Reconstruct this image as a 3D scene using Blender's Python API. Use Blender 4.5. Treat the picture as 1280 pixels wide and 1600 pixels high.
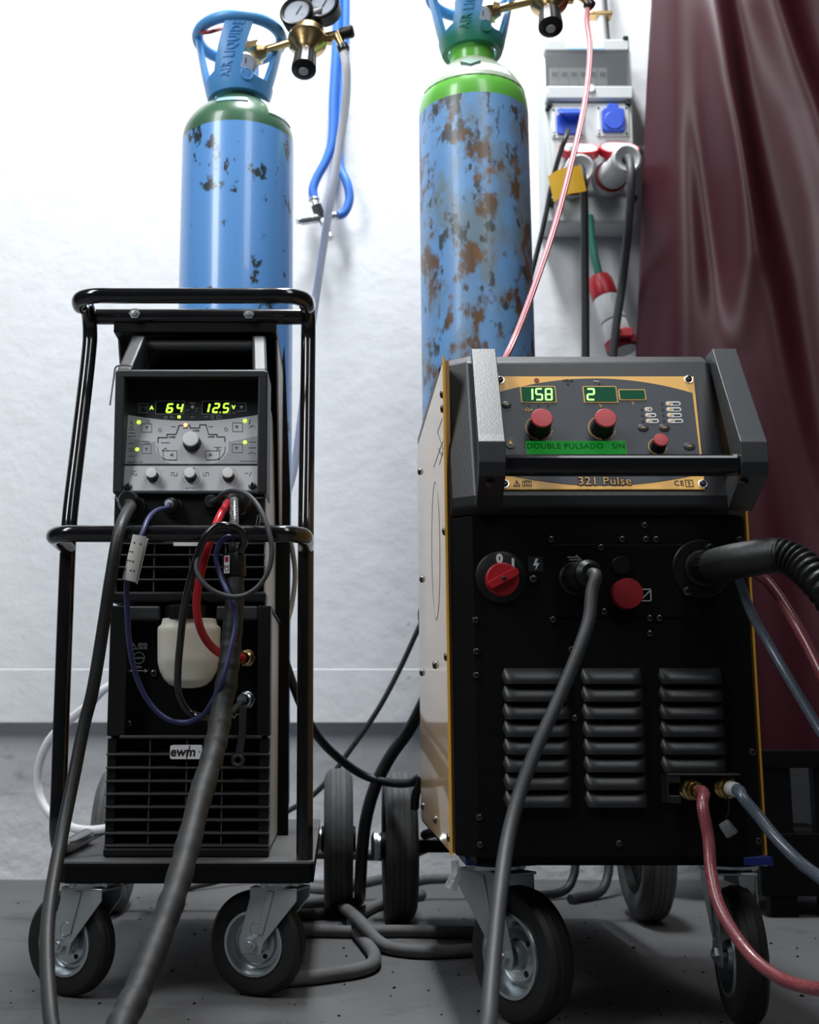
import bpy, bmesh, math, random
from math import sin, cos, tan, pi, radians as R
from mathutils import Vector, Matrix
random.seed(7)
for o in list(bpy.data.objects): bpy.data.objects.remove(o, do_unlink=True)
SC = bpy.context.scene
COL = SC.collection

# ------------------------------------------------------------------ camera
TILT, FPX, CX, CY, CAMH = R(9.56), 1900.0, 525.0, 800.0, 0.41
cam = bpy.data.cameras.new('camera'); camo = bpy.data.objects.new('camera', cam); COL.objects.link(camo)
camo.location = (0, 0, CAMH); camo.rotation_euler = (pi/2 + TILT, 0, 0)
cam.sensor_fit = 'VERTICAL'; cam.sensor_height = 36; cam.sensor_width = 28.8
cam.lens = FPX/1600*36; cam.shift_x = (640-CX)/1600; cam.shift_y = 0
cam.clip_start = 0.02
cam.dof.use_dof = True; cam.dof.focus_distance = 1.78; cam.dof.aperture_fstop = 6.3
SC.camera = camo

# ------------------------------------------------------------------ world, lamps, exposure
wd = bpy.data.worlds.new('hall'); SC.world = wd; wd.use_nodes = True
bg = wd.node_tree.nodes['Background']; bg.inputs[0].default_value = (0.80, 0.90, 1.0, 1); bg.inputs[1].default_value = 0.02
def area(name, loc, target, sx, sy, power, col=(1, 1, 1)):
    l = bpy.data.lights.new(name, 'AREA'); l.shape = 'RECTANGLE'; l.size = sx; l.size_y = sy; l.energy = power; l.color = col
    o = bpy.data.objects.new(name, l); COL.objects.link(o); o.location = loc
    o.rotation_euler = (Vector(target)-Vector(loc)).to_track_quat('-Z', 'Y').to_euler(); return o
area('ceiling_lamp_middle', (0.05, 2.30, 3.9), (0.05, 2.25, 0), 0.40, 1.1, 105, (0.95, 0.98, 1.0))
area('ceiling_lamp_left', (-1.7, 0.5, 2.9), (-0.5, 2.4, 1.3), 0.6, 2.0, 44, (0.95, 0.98, 1.0))
area('ceiling_lamp_right', (0.9, 0.2, 3.1), (0.3, 2.4, 1.3), 0.6, 2.0, 18, (0.95, 0.98, 1.0))
SC.view_settings.view_transform = 'Standard'; SC.view_settings.look = 'None'
SC.view_settings.gamma = 1; SC.view_settings.use_curve_mapping = False
SC.view_settings.exposure = 0.42

# ------------------------------------------------------------------ measuring helpers
X, Yv, Z = Vector((1, 0, 0)), Vector((0, 1, 0)), Vector((0, 0, 1))
def V(*a): return Vector(a)
def ray(px, py):
    u = (px-CX)/FPX; v = (CY-py)/FPX
    return Vector((u, cos(TILT)-v*sin(TILT), sin(TILT)+v*cos(TILT)))
def W(px, py, Y):
    d = ray(px, py); s = Y/d.y; return Vector((d.x*s, Y, CAMH+d.z*s))
def G(px, py, z=0.0):
    d = ray(px, py); s = (z-CAMH)/d.z; return Vector((d.x*s, d.y*s, z))
def zat(py, Y): return W(CX, py, Y).z
class Fr:
    def __init__(s, o, ux=X, uy=Z):
        s.o = Vector(o); s.ux = Vector(ux).normalized(); s.uy = Vector(uy).normalized(); s.n = s.ux.cross(s.uy).normalized()
    def p(s, a, b, c=0): return s.o+s.ux*a+s.uy*b+s.n*c
    def at(s, px, py):
        d = ray(px, py); c = V(0, 0, CAMH); t = (s.o-c).dot(s.n)/d.dot(s.n); q = c+d*t-s.o
        return q.dot(s.ux), q.dot(s.uy)
    def m(s, a=0, b=0, c=0):
        q = s.p(a, b, c)
        return Matrix(((s.ux.x, s.uy.x, s.n.x, q.x), (s.ux.y, s.uy.y, s.n.y, q.y), (s.ux.z, s.uy.z, s.n.z, q.z), (0, 0, 0, 1)))
def front(Y, x=0, z=0): return Fr((x, Y, z), X, Z)
def axis_frame(p, n, up=Z):
    n = Vector(n).normalized(); ux = Vector(up).cross(n)
    if ux.length < 1e-4: ux = X.copy()
    ux.normalize(); uy = n.cross(ux); return Fr(p, ux, uy)

def catmull(pts, res=8):
    P = [Vector(p) for p in pts]
    if len(P) < 3: return P
    P = [P[0]*2-P[1]]+P+[P[-1]*2-P[-2]]; out = []
    for i in range(1, len(P)-2):
        p0, p1, p2, p3 = P[i-1:i+3]
        t0 = 0; t1 = t0+max((p1-p0).length, 1e-5)**.5; t2 = t1+max((p2-p1).length, 1e-5)**.5; t3 = t2+max((p3-p2).length, 1e-5)**.5
        for k in range(res):
            t = t1+(t2-t1)*k/res
            A1 = p0*((t1-t)/(t1-t0))+p1*((t-t0)/(t1-t0)); A2 = p1*((t2-t)/(t2-t1))+p2*((t-t1)/(t2-t1)); A3 = p2*((t3-t)/(t3-t2))+p3*((t-t2)/(t3-t2))
            B1 = A1*((t2-t)/(t2-t0))+A2*((t-t0)/(t2-t0)); B2 = A2*((t3-t)/(t3-t1))+A3*((t-t1)/(t3-t1))
            out.append(B1*((t2-t)/(t2-t1))+B2*((t-t1)/(t2-t1)))
    out.append(P[-2]); return out

WM = {}
def link(me, name, mat, parent, mw):
    o = bpy.data.objects.new(name, me); COL.objects.link(o)
    if mat is not None and me is not None and not me.materials: me.materials.append(mat)
    WM[o.name] = mw.copy()
    if parent is not None:
        o.parent = parent; o.matrix_local = WM[parent.name].inverted() @ mw
    else: o.matrix_world = mw
    return o
def tag(o, label=None, cat=None, group=None, kind=None):
    if label: o['label'] = label
    if cat: o['category'] = cat
    if group: o['group'] = group
    if kind: o['kind'] = kind
    return o
def thing(name, label, cat, loc, group=None):
    return tag(link(None, name, None, None, Matrix.Translation(Vector(loc))), label, cat, group)

class MB:
    def __init__(s): s.v = []; s.f = []
    def add(s, vs, fs):
        b = len(s.v); s.v += [Vector(q) for q in vs]; s.f += [tuple(b+i for i in f) for f in fs]; return s
    def box(s, p0, p1):
        (x0, y0, z0), (x1, y1, z1) = p0, p1
        return s.add([(x0,y0,z0),(x1,y0,z0),(x1,y1,z0),(x0,y1,z0),(x0,y0,z1),(x1,y0,z1),(x1,y1,z1),(x0,y1,z1)],
                     [(0,3,2,1),(4,5,6,7),(0,1,5,4),(1,2,6,5),(2,3,7,6),(3,0,4,7)])
    def boxf(s, fr, a0, b0, a1, b1, c0, c1):
        if a0 > a1: a0, a1 = a1, a0
        if b0 > b1: b0, b1 = b1, b0
        if c0 > c1: c0, c1 = c1, c0
        return s.prism(fr, [(a0,b0),(a1,b0),(a1,b1),(a0,b1)], c0, c1)
    def prism(s, fr, poly, c0, c1):
        n = len(poly); area2 = sum(poly[i][0]*poly[(i+1)%n][1]-poly[(i+1)%n][0]*poly[i][1] for i in range(n))
        if area2 < 0: poly = poly[::-1]
        vs = [fr.p(a, b, c0) for a, b in poly]+[fr.p(a, b, c1) for a, b in poly]
        fs = [tuple(range(n))[::-1], tuple(range(n, 2*n))]+[(i, (i+1)%n, n+(i+1)%n, n+i) for i in range(n)]
        return s.add(vs, fs)
    def lathe(s, prof, fr, seg=32, cap0=True, cap1=True, a0=0, a1=2*pi):
        full = abs(a1-a0-2*pi) < 1e-6; ns = seg if full else seg+1; vs = []; fs = []
        for r, h in prof:
            for k in range(ns):
                a = a0+(a1-a0)*k/seg; vs.append(fr.p(r*cos(a), r*sin(a), h))
        for i in range(len(prof)-1):
            for k in range(seg):
                k2 = (k+1) % ns
                fs.append((i*ns+k, i*ns+k2, (i+1)*ns+k2, (i+1)*ns+k))
        if full and cap0: fs.append(tuple(range(ns))[::-1])
        if full and cap1: fs.append(tuple((len(prof)-1)*ns+k for k in range(ns)))
        return s.add(vs, fs)
    def cyl(s, p0, p1, r0, r1=None, seg=20):
        p0 = Vector(p0); p1 = Vector(p1); r1 = r0 if r1 is None else r1
        return s.lathe([(r0, 0), (r1, (p1-p0).length)], axis_frame(p0, p1-p0), seg)
    def tube(s, pts, r, seg=10, res=8, spline=True, cap=True):
        P = catmull(pts, res) if spline else [Vector(p) for p in pts]
        n = len(P); rf = r if callable(r) else (lambda t: r)
        t0 = (P[1]-P[0]).normalized(); u = t0.orthogonal().normalized(); vs = []; fs = []
        for i in range(n):
            t = ((P[min(i+1, n-1)]-P[max(i-1, 0)])).normalized()
            u = (u-t*u.dot(t)).normalized(); w = t.cross(u); rr = rf(i/(n-1))
            for k in range(seg):
                a = 2*pi*k/seg; vs.append(P[i]+(u*cos(a)+w*sin(a))*rr)
        for i in range(n-1):
            for k in range(seg):
                k2 = (k+1) % seg; fs.append((i*seg+k, i*seg+k2, (i+1)*seg+k2, (i+1)*seg+k))
        if cap: fs += [tuple(range(seg))[::-1], tuple((n-1)*seg+k for k in range(seg))]
        return s.add(vs, fs)
    def torus(s, fr, rad, r, seg=32, ms=10):
        vs = []; fs = []
        for i in range(seg):
            a = 2*pi*i/seg
            for k in range(ms):
                b = 2*pi*k/ms; q = rad+r*cos(b); vs.append(fr.p(q*cos(a), q*sin(a), r*sin(b)))
        for i in range(seg):
            for k in range(ms):
                i2 = (i+1) % seg; k2 = (k+1) % ms; fs.append((i*ms+k, i2*ms+k, i2*ms+k2, i*ms+k2))
        return s.add(vs, fs)
    def grid(s, fn, nu, nv):
        vs = [fn(i/nu, j/nv) for j in range(nv+1) for i in range(nu+1)]
        return s.add(vs, [(j*(nu+1)+i, j*(nu+1)+i+1, (j+1)*(nu+1)+i+1, (j+1)*(nu+1)+i) for j in range(nv) for i in range(nu)])
    def shell(s, fn, fo, nu, nv):      # two skins plus rim: closed curved slab
        b = len(s.v); s.grid(fo, nu, nv); m = (nu+1)*(nv+1)
        vs = [fn(i/nu, j/nv) for j in range(nv+1) for i in range(nu+1)]
        s.v += [Vector(q) for q in vs]; I = lambda i, j: j*(nu+1)+i
        s.f += [tuple(b+m+q for q in (I(i,j), I(i,j+1), I(i+1,j+1), I(i+1,j))) for j in range(nv) for i in range(nu)]
        edge = [I(i,0) for i in range(nu)]+[I(nu,j) for j in range(nv)]+[I(nu-i,nv) for i in range(nu)]+[I(0,nv-j) for j in range(nv)]
        for k in range(len(edge)):
            p, q = edge[k], edge[(k+1) % len(edge)]; s.f.append((b+p, b+m+p, b+m+q, b+q))
        return s
    def mesh(s, name, smooth=40):
        me = bpy.data.meshes.new(name); me.from_pydata([tuple(q) for q in s.v], [], s.f); me.validate()
        if smooth:
            for p in me.polygons: p.use_smooth = True
            me.set_sharp_from_angle(angle=R(smooth))
        return me
    def build(s, name, mat, parent=None, smooth=40, bevel=0, bseg=2, fix=True):
        xs = [q.x for q in s.v]; ys = [q.y for q in s.v]; zs = [q.z for q in s.v]
        o = Vector(((min(xs)+max(xs))/2, (min(ys)+max(ys))/2, min(zs))); s.v = [q-o for q in s.v]
        me = s.mesh(name, smooth)
        if fix:
            bm = bmesh.new(); bm.from_mesh(me); bmesh.ops.recalc_face_normals(bm, faces=bm.faces); bm.to_mesh(me); bm.free()
        ob = link(me, name, mat, parent, Matrix.Translation(o))
        if bevel:
            b = ob.modifiers.new('bevel', 'BEVEL'); b.width = bevel; b.segments = bseg; b.limit_method = 'ANGLE'; b.angle_limit = R(35)
            b.harden_normals = False
        return ob
def text_mesh(body, size, fn, extr=0.0003, align='CENTER', bold=0.0, shear=0.0, space=1.0):
    cu = bpy.data.curves.new('t', 'FONT'); cu.body = body; cu.size = size; cu.extrude = extr; cu.align_x = align; cu.align_y = 'CENTER'
    cu.offset = bold; cu.shear = shear; cu.space_character = space; cu.resolution_u = 3
    ob = bpy.data.objects.new('t', cu); me = bpy.data.meshes.new_from_object(ob)
    mb = MB(); mb.add([fn(v.co.x, v.co.y, v.co.z) for v in me.vertices], [tuple(p.vertices) for p in me.polygons])
    bpy.data.objects.remove(ob); bpy.data.curves.remove(cu); bpy.data.meshes.remove(me); return mb
def text(name, body, size, fr, a, b, mat, parent, c=0.0008, rot=0, **k):
    ca, sa = cos(rot), sin(rot)
    mb = text_mesh(body, size, lambda x, y, z: fr.p(a+x*ca-y*sa, b+x*sa+y*ca, c+z), **k)
    return mb.build(name, mat, parent, smooth=0, fix=False)
def rrect(a0, b0, a1, b1, r, n=4):
    if a0 > a1: a0, a1 = a1, a0
    if b0 > b1: b0, b1 = b1, b0
    out = []
    for cx, cy, st in ((a1-r, b0+r, -90), (a1-r, b1-r, 0), (a0+r, b1-r, 90), (a0+r, b0+r, 180)):
        for k in range(n+1):
            t = R(st+90*k/n); out.append((cx+r*cos(t), cy+r*sin(t)))
    return out
def disc(a, b, ra, rb=None, n=20):
    rb = ra if rb is None else rb
    return [(a+ra*cos(2*pi*k/n), b+rb*sin(2*pi*k/n)) for k in range(n)]
def outline(mb, fr, poly, w, c0, c1, closed=True):
    n = len(poly)
    for i in range(n if closed else n-1):
        p = Vector(poly[i]); q = Vector(poly[(i+1) % n]); d = q-p
        if d.length < 1e-6: continue
        d.normalize(); t = Vector((-d.y, d.x))*w/2; e = d*w/2
        mb.prism(fr, [tuple(p-e-t), tuple(q+e-t), tuple(q+e+t), tuple(p-e+t)], c0, c1)
    return mb

# ------------------------------------------------------------------ materials
def mat(name, col, rough=0.5, metal=0.0, spec=0.5, vary=0.0, vscale=20, bump=0.0, bscale=60, coat=0.0, alpha=1, trans=0, emit=None, es=0, aniso=(1, 1, 1), rvary=0.0):
    m = bpy.data.materials.new(name); m.use_nodes = True; nt = m.node_tree; b = nt.nodes['Principled BSDF']
    b.inputs['Base Color'].default_value = (*col, 1); b.inputs['Roughness'].default_value = rough; b.inputs['Metallic'].default_value = metal
    b.inputs['Specular IOR Level'].default_value = spec; b.inputs['Coat Weight'].default_value = coat
    b.inputs['Transmission Weight'].default_value = trans; b.inputs['Alpha'].default_value = alpha
    if emit: b.inputs['Emission Color'].default_value = (*emit, 1); b.inputs['Emission Strength'].default_value = es
    tc = nt.nodes.new('ShaderNodeTexCoord'); mp = nt.nodes.new('ShaderNodeMapping'); mp.inputs['Scale'].default_value = aniso
    nt.links.new(tc.outputs['Object'], mp.inputs['Vector'])
    def noise(sc, det=4):
        n = nt.nodes.new('ShaderNodeTexNoise'); n.inputs['Scale'].default_value = sc; n.inputs['Detail'].default_value = det
        nt.links.new(mp.outputs['Vector'], n.inputs['Vector']); return n
    if vary or rvary:
        n = noise(vscale, 6)
        if vary:
            mx = nt.nodes.new('ShaderNodeMix'); mx.data_type = 'RGBA'; mx.inputs[6].default_value = (*[c*(1-vary) for c in col], 1); mx.inputs[7].default_value = (*[min(1, c*(1+vary)+vary*0.01) for c in col], 1)
            nt.links.new(n.outputs['Fac'], mx.inputs[0]); nt.links.new(mx.outputs[2], b.inputs['Base Color'])
        if rvary:
            mr = nt.nodes.new('ShaderNodeMapRange'); mr.inputs[3].default_value = max(0.02, rough-rvary); mr.inputs[4].default_value = rough+rvary
            nt.links.new(n.outputs['Fac'], mr.inputs[0]); nt.links.new(mr.outputs[0], b.inputs['Roughness'])
    if bump:
        n = noise(bscale, 5); bp = nt.nodes.new('ShaderNodeBump'); bp.inputs['Strength'].default_value = bump; bp.inputs['Distance'].default_value = 0.01
        nt.links.new(n.outputs['Fac'], bp.inputs['Height']); nt.links.new(bp.outputs['Normal'], b.inputs['Normal'])
    return m
def nodes(m): return m.node_tree, m.node_tree.nodes['Principled BSDF']
def patches(m, specs, stretch=(1, 1, 1)):
    """lay worn / rusty / chipped patches over the base colour: specs = (scale, lo, hi, colour, detail, offset, rough)"""
    nt, b = nodes(m); tc = nt.nodes.new('ShaderNodeTexCoord')
    cur = b.inputs['Base Color'].links[0].from_socket if b.inputs['Base Color'].links else None
    base = tuple(b.inputs['Base Color'].default_value)
    for sc, lo, hi, col, det, off, st in specs:
        mp = nt.nodes.new('ShaderNodeMapping'); mp.inputs['Scale'].default_value = st; mp.inputs['Location'].default_value = off
        nt.links.new(tc.outputs['Object'], mp.inputs['Vector'])
        n = nt.nodes.new('ShaderNodeTexNoise'); n.inputs['Scale'].default_value = sc; n.inputs['Detail'].default_value = det; n.inputs['Roughness'].default_value = 0.6
        nt.links.new(mp.outputs['Vector'], n.inputs['Vector'])
        rp = nt.nodes.new('ShaderNodeMapRange'); rp.inputs[1].default_value = lo; rp.inputs[2].default_value = hi
        nt.links.new(n.outputs['Fac'], rp.inputs[0])
        mx = nt.nodes.new('ShaderNodeMix'); mx.data_type = 'RGBA'; nt.links.new(rp.outputs[0], mx.inputs[0])
        if cur: nt.links.new(cur, mx.inputs[6])
        else: mx.inputs[6].default_value = base
        mx.inputs[7].default_value = (*col, 1); cur = mx.outputs[2]
    nt.links.new(cur, b.inputs['Base Color']); return m

M = {}
M['wall'] = patches(mat('white_plaster', (0.76, 0.77, 0.79), 0.85, vary=0.04, vscale=2.2, bump=0.32, bscale=16, spec=0.2),
    [(5, 0.68, 0.80, (0.66, 0.67, 0.69), 6, (3, 1, 2), (1, 1, 1)), (24, 0.74, 0.82, (0.45, 0.45, 0.46), 4, (0, 5, 1), (1, 1, 1))])
M['plinth'] = patches(mat('rough_white_plinth', (0.72, 0.73, 0.74), 0.9, vary=0.08, vscale=5, bump=0.8, bscale=18, spec=0.2),
    [(7, 0.60, 0.74, (0.42, 0.43, 0.44), 7, (1, 1, 7), (1, 1, 2))])
M['floor'] = patches(mat('worn_concrete', (0.112, 0.112, 0.114), 0.75, vary=0.16, vscale=3, bump=0.25, bscale=45, spec=0.3),
    [(9, 0.58, 0.72, (0.066, 0.066, 0.068), 7, (2, 4, 1), (1, 1, 1)), (70, 0.70, 0.74, (0.03, 0.03, 0.03), 2, (0, 0, 0), (1, 1, 1)), (2.2, 0.55, 0.75, (0.14, 0.14, 0.14), 5, (7, 0, 0), (1, 1, 1))])
M['black_gloss'] = mat('black_gloss_paint', (0.006, 0.006, 0.007), 0.16, coat=0.5, vary=0.2, rvary=0.05, vscale=30)
M['black_metal'] = mat('black_powder_coat', (0.0025, 0.0027, 0.0030), 0.50, vary=0.25, vscale=12, bump=0.06, bscale=700, spec=0.12)
M['black_plastic'] = mat('black_plastic', (0.004, 0.0043, 0.0047), 0.42, vary=0.2, vscale=25, bump=0.04, bscale=500, spec=0.35)
M['grey_plastic'] = mat('dark_grey_plastic', (0.032, 0.035, 0.038), 0.42, vary=0.2, vscale=14, bump=0.05, bscale=400)
M['console'] = mat('console_plastic', (0.010, 0.0105, 0.012), 0.42, vary=0.2, vscale=14, bump=0.05, bscale=400)
M['visor'] = mat('visor_plastic', (0.020, 0.021, 0.023), 0.45, vary=0.15, vscale=20, bump=0.05, bscale=500)
M['slat'] = mat('grille_plastic', (0.045, 0.045, 0.046), 0.4, vary=0.15, vscale=30)
M['void'] = mat('inner_black', (0.003, 0.003, 0.003), 0.8, vary=0.1)
M['orange'] = mat('orange_gloss_panel', (0.72, 0.44, 0.17), 0.30, vary=0.06, vscale=4, spec=0.8, coat=0.6)
M['trim'] = mat('yellow_edge_paint', (0.85, 0.44, 0.05), 0.4, vary=0.05)
M['amber'] = mat('amber_panel_print', (0.95, 0.50, 0.09), 0.4, vary=0.04)
M['slate'] = mat('slate_panel_print', (0.040, 0.048, 0.060), 0.5, vary=0.06)
M['white_print'] = mat('white_print', (0.75, 0.75, 0.75), 0.5, vary=0.05)
M['amber_print'] = mat('amber_print', (0.85, 0.47, 0.12), 0.5, vary=0.05)
M['black_print'] = mat('black_print', (0.008, 0.008, 0.008), 0.5, vary=0.05)
M['grey_print'] = mat('grey_print', (0.10, 0.10, 0.105), 0.5, vary=0.05)
M['side_grey'] = mat('warm_grey_cover', (0.50, 0.48, 0.45), 0.4, vary=0.04, vscale=6)
M['panel_light'] = mat('silver_panel_print', (0.60, 0.61, 0.63), 0.4, vary=0.03)
M['panel_mid'] = mat('mid_grey_panel_print', (0.38, 0.39, 0.41), 0.4, vary=0.03)
M['panel_dark'] = mat('charcoal_panel_print', (0.020, 0.022, 0.025), 0.35, vary=0.05)
M['knob_cap'] = mat('light_grey_knob_cap', (0.80, 0.80, 0.81), 0.45, vary=0.03)
M['red'] = mat('red_plastic', (0.42, 0.012, 0.02), 0.38, vary=0.08, vscale=40)
M['red_cap'] = mat('red_knob_cap', (0.50, 0.035, 0.045), 0.45, vary=0.06, vscale=40)
M['red_dark'] = mat('red_rubber_cap', (0.30, 0.008, 0.015), 0.5, vary=0.08, vscale=40)
M['lcd'] = mat('green_window', (0.003, 0.05, 0.022), 0.5, vary=0.05, spec=0.1, emit=(0.0, 0.10, 0.045), es=0.22)
M['lcd_back'] = mat('green_backlit_screen', (0.004, 0.10, 0.015), 0.5, vary=0.05, spec=0.1, emit=(0.01, 0.34, 0.03), es=0.27)
M['lcd_text'] = mat('dark_green_lcd_dots', (0.002, 0.05, 0.008), 0.6, spec=0.05, vary=0.05)
M['dig_green'] = mat('green_led_digits', (0.3, 0.9, 0.2), 0.4, vary=0.02, emit=(0.42, 1.0, 0.22), es=1.1)
M['dig_lime'] = mat('lime_led_digits', (0.5, 0.9, 0.1), 0.4, vary=0.02, emit=(0.50, 1.0, 0.06), es=1.15)
M['led_amber'] = mat('orange_led', (0.9, 0.4, 0.2), 0.4, vary=0.02, emit=(1.0, 0.38, 0.16), es=1.8)
M['lens_dark'] = mat('dark_display_window', (0.004, 0.005, 0.005), 0.2, vary=0.05)
M['steel'] = mat('zinc_steel', (0.56, 0.60, 0.62), 0.34, metal=1.0, vary=0.14, vscale=30, rvary=0.1)
M['zinc'] = mat('galvanised_fork', (0.50, 0.54, 0.56), 0.42, metal=0.85, vary=0.14, vscale=26, rvary=0.1)
M['chrome'] = mat('bright_nickel', (0.72, 0.73, 0.74), 0.2, metal=1.0, vary=0.05)
M['screw'] = mat('blackened_screw', (0.10, 0.10, 0.105), 0.3, metal=0.9, vary=0.1)
M['brass'] = mat('brass', (0.62, 0.43, 0.20), 0.28, metal=1.0, vary=0.12, vscale=30, rvary=0.08)
M['tyre'] = mat('black_rubber_tyre', (0.006, 0.006, 0.006), 0.55, vary=0.35, vscale=14, bump=0.05, bscale=120)
M['tyre_grey'] = mat('dusty_rubber_tyre', (0.085, 0.085, 0.085), 0.75, vary=0.35, vscale=12, bump=0.1, bscale=60)
M['rubber'] = mat('black_rubber_cable', (0.010, 0.0105, 0.011), 0.5, vary=0.3, vscale=30, bump=0.05, bscale=160)
M['rubber_grey'] = mat('grey_rubber_cable', (0.034, 0.036, 0.040), 0.55, vary=0.25, vscale=20, bump=0.05, bscale=160)
M['rubber_dust'] = mat('dusty_floor_cable', (0.13, 0.13, 0.132), 0.75, vary=0.35, vscale=18, bump=0.1, bscale=90)
M['sheath'] = mat('black_woven_sheath', (0.0055, 0.0058, 0.0064), 0.60, vary=0.2, vscale=30, bump=0.1, bscale=60)
M['blue_cable'] = mat('navy_cable', (0.024, 0.027, 0.11), 0.45, vary=0.2, vscale=20)
M['blue_hose'] = mat('blue_air_hose', (0.035, 0.17, 0.62), 0.4, vary=0.08, vscale=20)
M['red_hose'] = mat('red_coolant_hose', (0.55, 0.015, 0.025), 0.3, vary=0.1, vscale=20)
M['white_hose'] = mat('milky_white_hose', (0.86, 0.85, 0.89), 0.35, vary=0.05)
_b = M['white_hose'].node_tree.nodes['Principled BSDF']; _b.inputs['Subsurface Weight'].default_value = 0.8; _b.inputs['Subsurface Radius'].default_value = (0.03, 0.03, 0.03); _b.inputs['Subsurface Scale'].default_value = 0.5
M['pale_cable'] = mat('pale_olive_cable', (0.34, 0.33, 0.25), 0.5, vary=0.08)
M['tank'] = mat('milky_tank_plastic', (0.74, 0.72, 0.62), 0.42, vary=0.05, vscale=10)
b = M['tank'].node_tree.nodes['Principled BSDF']; b.inputs['Subsurface Weight'].default_value = 0.35; b.inputs['Subsurface Radius'].default_value = (0.03, 0.03, 0.02); b.inputs['Subsurface Scale'].default_value = 0.4
M['paper'] = mat('white_paper_tag', (0.66, 0.65, 0.61), 0.7, vary=0.05, vscale=60)
M['yellow'] = mat('yellow_tag', (0.80, 0.44, 0.02), 0.5, vary=0.08, vscale=30)
M['grey_box'] = mat('light_grey_box_plastic', (0.52, 0.54, 0.54), 0.45, vary=0.03)
M['grey_box_dark'] = mat('mid_grey_box_plastic', (0.26, 0.27, 0.28), 0.45, vary=0.03)
M['grey_plug'] = mat('grey_plug_plastic', (0.50, 0.51, 0.52), 0.4, vary=0.04)
M['socket_blue'] = mat('blue_socket_lid', (0.02, 0.075, 0.52), 0.4, vary=0.05)
M['blue_plate'] = mat('blue_zinc_plate', (0.01, 0.03, 0.22), 0.35, vary=0.1)
M['green_cable'] = mat('green_cable', (0.02, 0.20, 0.14), 0.5, vary=0.1)
M['maroon'] = mat('maroon_pvc_curtain', (0.036, 0.0045, 0.0095), 0.40, vary=0.15, vscale=4, coat=0.0, spec=0.32, bump=0.05, bscale=6)
M['window'] = mat('smoked_cover_plastic', (0.16, 0.17, 0.18), 0.2, vary=0.05, alpha=0.42)
M['wrap'] = mat('cloudy_plastic_film', (0.4, 0.4, 0.4), 0.3, vary=0.2, vscale=60, alpha=0.5, bump=0.8, bscale=90)
M['breaker'] = mat('breaker_plastic', (0.62, 0.62, 0.60), 0.5, vary=0.05)
M['sticker'] = mat('white_sticker', (0.76, 0.76, 0.78), 0.5, vary=0.04)
M['sticker_blue'] = mat('pale_blue_sticker', (0.36, 0.58, 0.74), 0.5, vary=0.04)
M['sticker_green'] = mat('grey_green_sticker', (0.13, 0.26, 0.20), 0.5, vary=0.04)
M['glass_face'] = mat('gauge_dial', (0.42, 0.46, 0.54), 0.3, vary=0.04)
M['shackle'] = mat('grey_cast_valve', (0.44, 0.44, 0.42), 0.45, metal=0.35, vary=0.1)
M['blue_a'] = patches(mat('blue_cylinder_paint', (0.155, 0.41, 0.88), 0.27, vary=0.05, vscale=8, coat=0.3),
    [(15, 0.60, 0.64, (0.04, 0.055, 0.065), 7, (3.2, 1.7, 0.6), (1.3, 1.3, 1.0)), (30, 0.64, 0.68, (0.05, 0.045, 0.035), 5, (0, 2, 5), (1.2, 1.2, 0.4)),
     (6, 0.70, 0.72, (0.55, 0.66, 0.78), 8, (9, 2, 1), (3, 3, 1))])
M['blue_b'] = patches(mat('rusted_blue_paint', (0.17, 0.37, 0.68), 0.40, vary=0.18, vscale=14, coat=0.1),
    [(8, 0.46, 0.60, (0.19, 0.27, 0.33), 8, (3, 1, 4), (1.3, 1.3, 0.7)), (22, 0.52, 0.60, (0.15, 0.085, 0.045), 9, (1, 7, 0), (1.1, 1.1, 0.7)),
     (34, 0.56, 0.62, (0.06, 0.075, 0.08), 6, (0, 2, 5), (1, 1, 0.55)), (11, 0.60, 0.66, (0.22, 0.105, 0.04), 9, (4, 2, 8), (1.2, 1.2, 1.0))])
M['green_a'] = mat('sage_green_shoulder', (0.065, 0.165, 0.09), 0.30, vary=0.08, vscale=10, coat=0.3)
M['green_b'] = mat('lime_green_shoulder', (0.13, 0.47, 0.06), 0.30, vary=0.08, vscale=10, coat=0.3)
M['haze_film'] = mat('clear_label_film', (0.34, 0.43, 0.30), 0.5, vary=0.05)
M['guard_a'] = mat('blue_valve_guard', (0.10, 0.34, 0.72), 0.36, vary=0.08, vscale=20)
M['guard_b'] = mat('oversprayed_blue_guard', (0.055, 0.24, 0.62), 0.36)
nt, b = nodes(M['guard_b']); tc = nt.nodes.new('ShaderNodeTexCoord'); sx = nt.nodes.new('ShaderNodeSeparateXYZ'); nz = nt.nodes.new('ShaderNodeTexNoise'); nz.inputs['Scale'].default_value = 25
mr = nt.nodes.new('ShaderNodeMapRange'); mr.inputs[1].default_value = 0.07; mr.inputs[2].default_value = 0.015
ad = nt.nodes.new('ShaderNodeMath'); ad.operation = 'MULTIPLY_ADD'; ad.inputs[1].default_value = 0.06
mx = nt.nodes.new('ShaderNodeMix'); mx.data_type = 'RGBA'; mx.inputs[6].default_value = (0.10, 0.34, 0.72, 1); mx.inputs[7].default_value = (0.03, 0.22, 0.14, 1)
nt.links.new(tc.outputs['Object'], sx.inputs[0]); nt.links.new(tc.outputs['Object'], nz.inputs['Vector']); nt.links.new(nz.outputs['Fac'], ad.inputs[0]); nt.links.new(sx.outputs['Z'], ad.inputs[2])
ad2 = nt.nodes.new('ShaderNodeMath'); ad2.operation = 'SUBTRACT'; ad2.inputs[1].default_value = 0.03; nt.links.new(ad.outputs[0], ad2.inputs[0])
nt.links.new(ad2.outputs[0], mr.inputs[0]); nt.links.new(mr.outputs[0], mx.inputs[0]); nt.links.new(mx.outputs[2], b.inputs['Base Color'])
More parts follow.
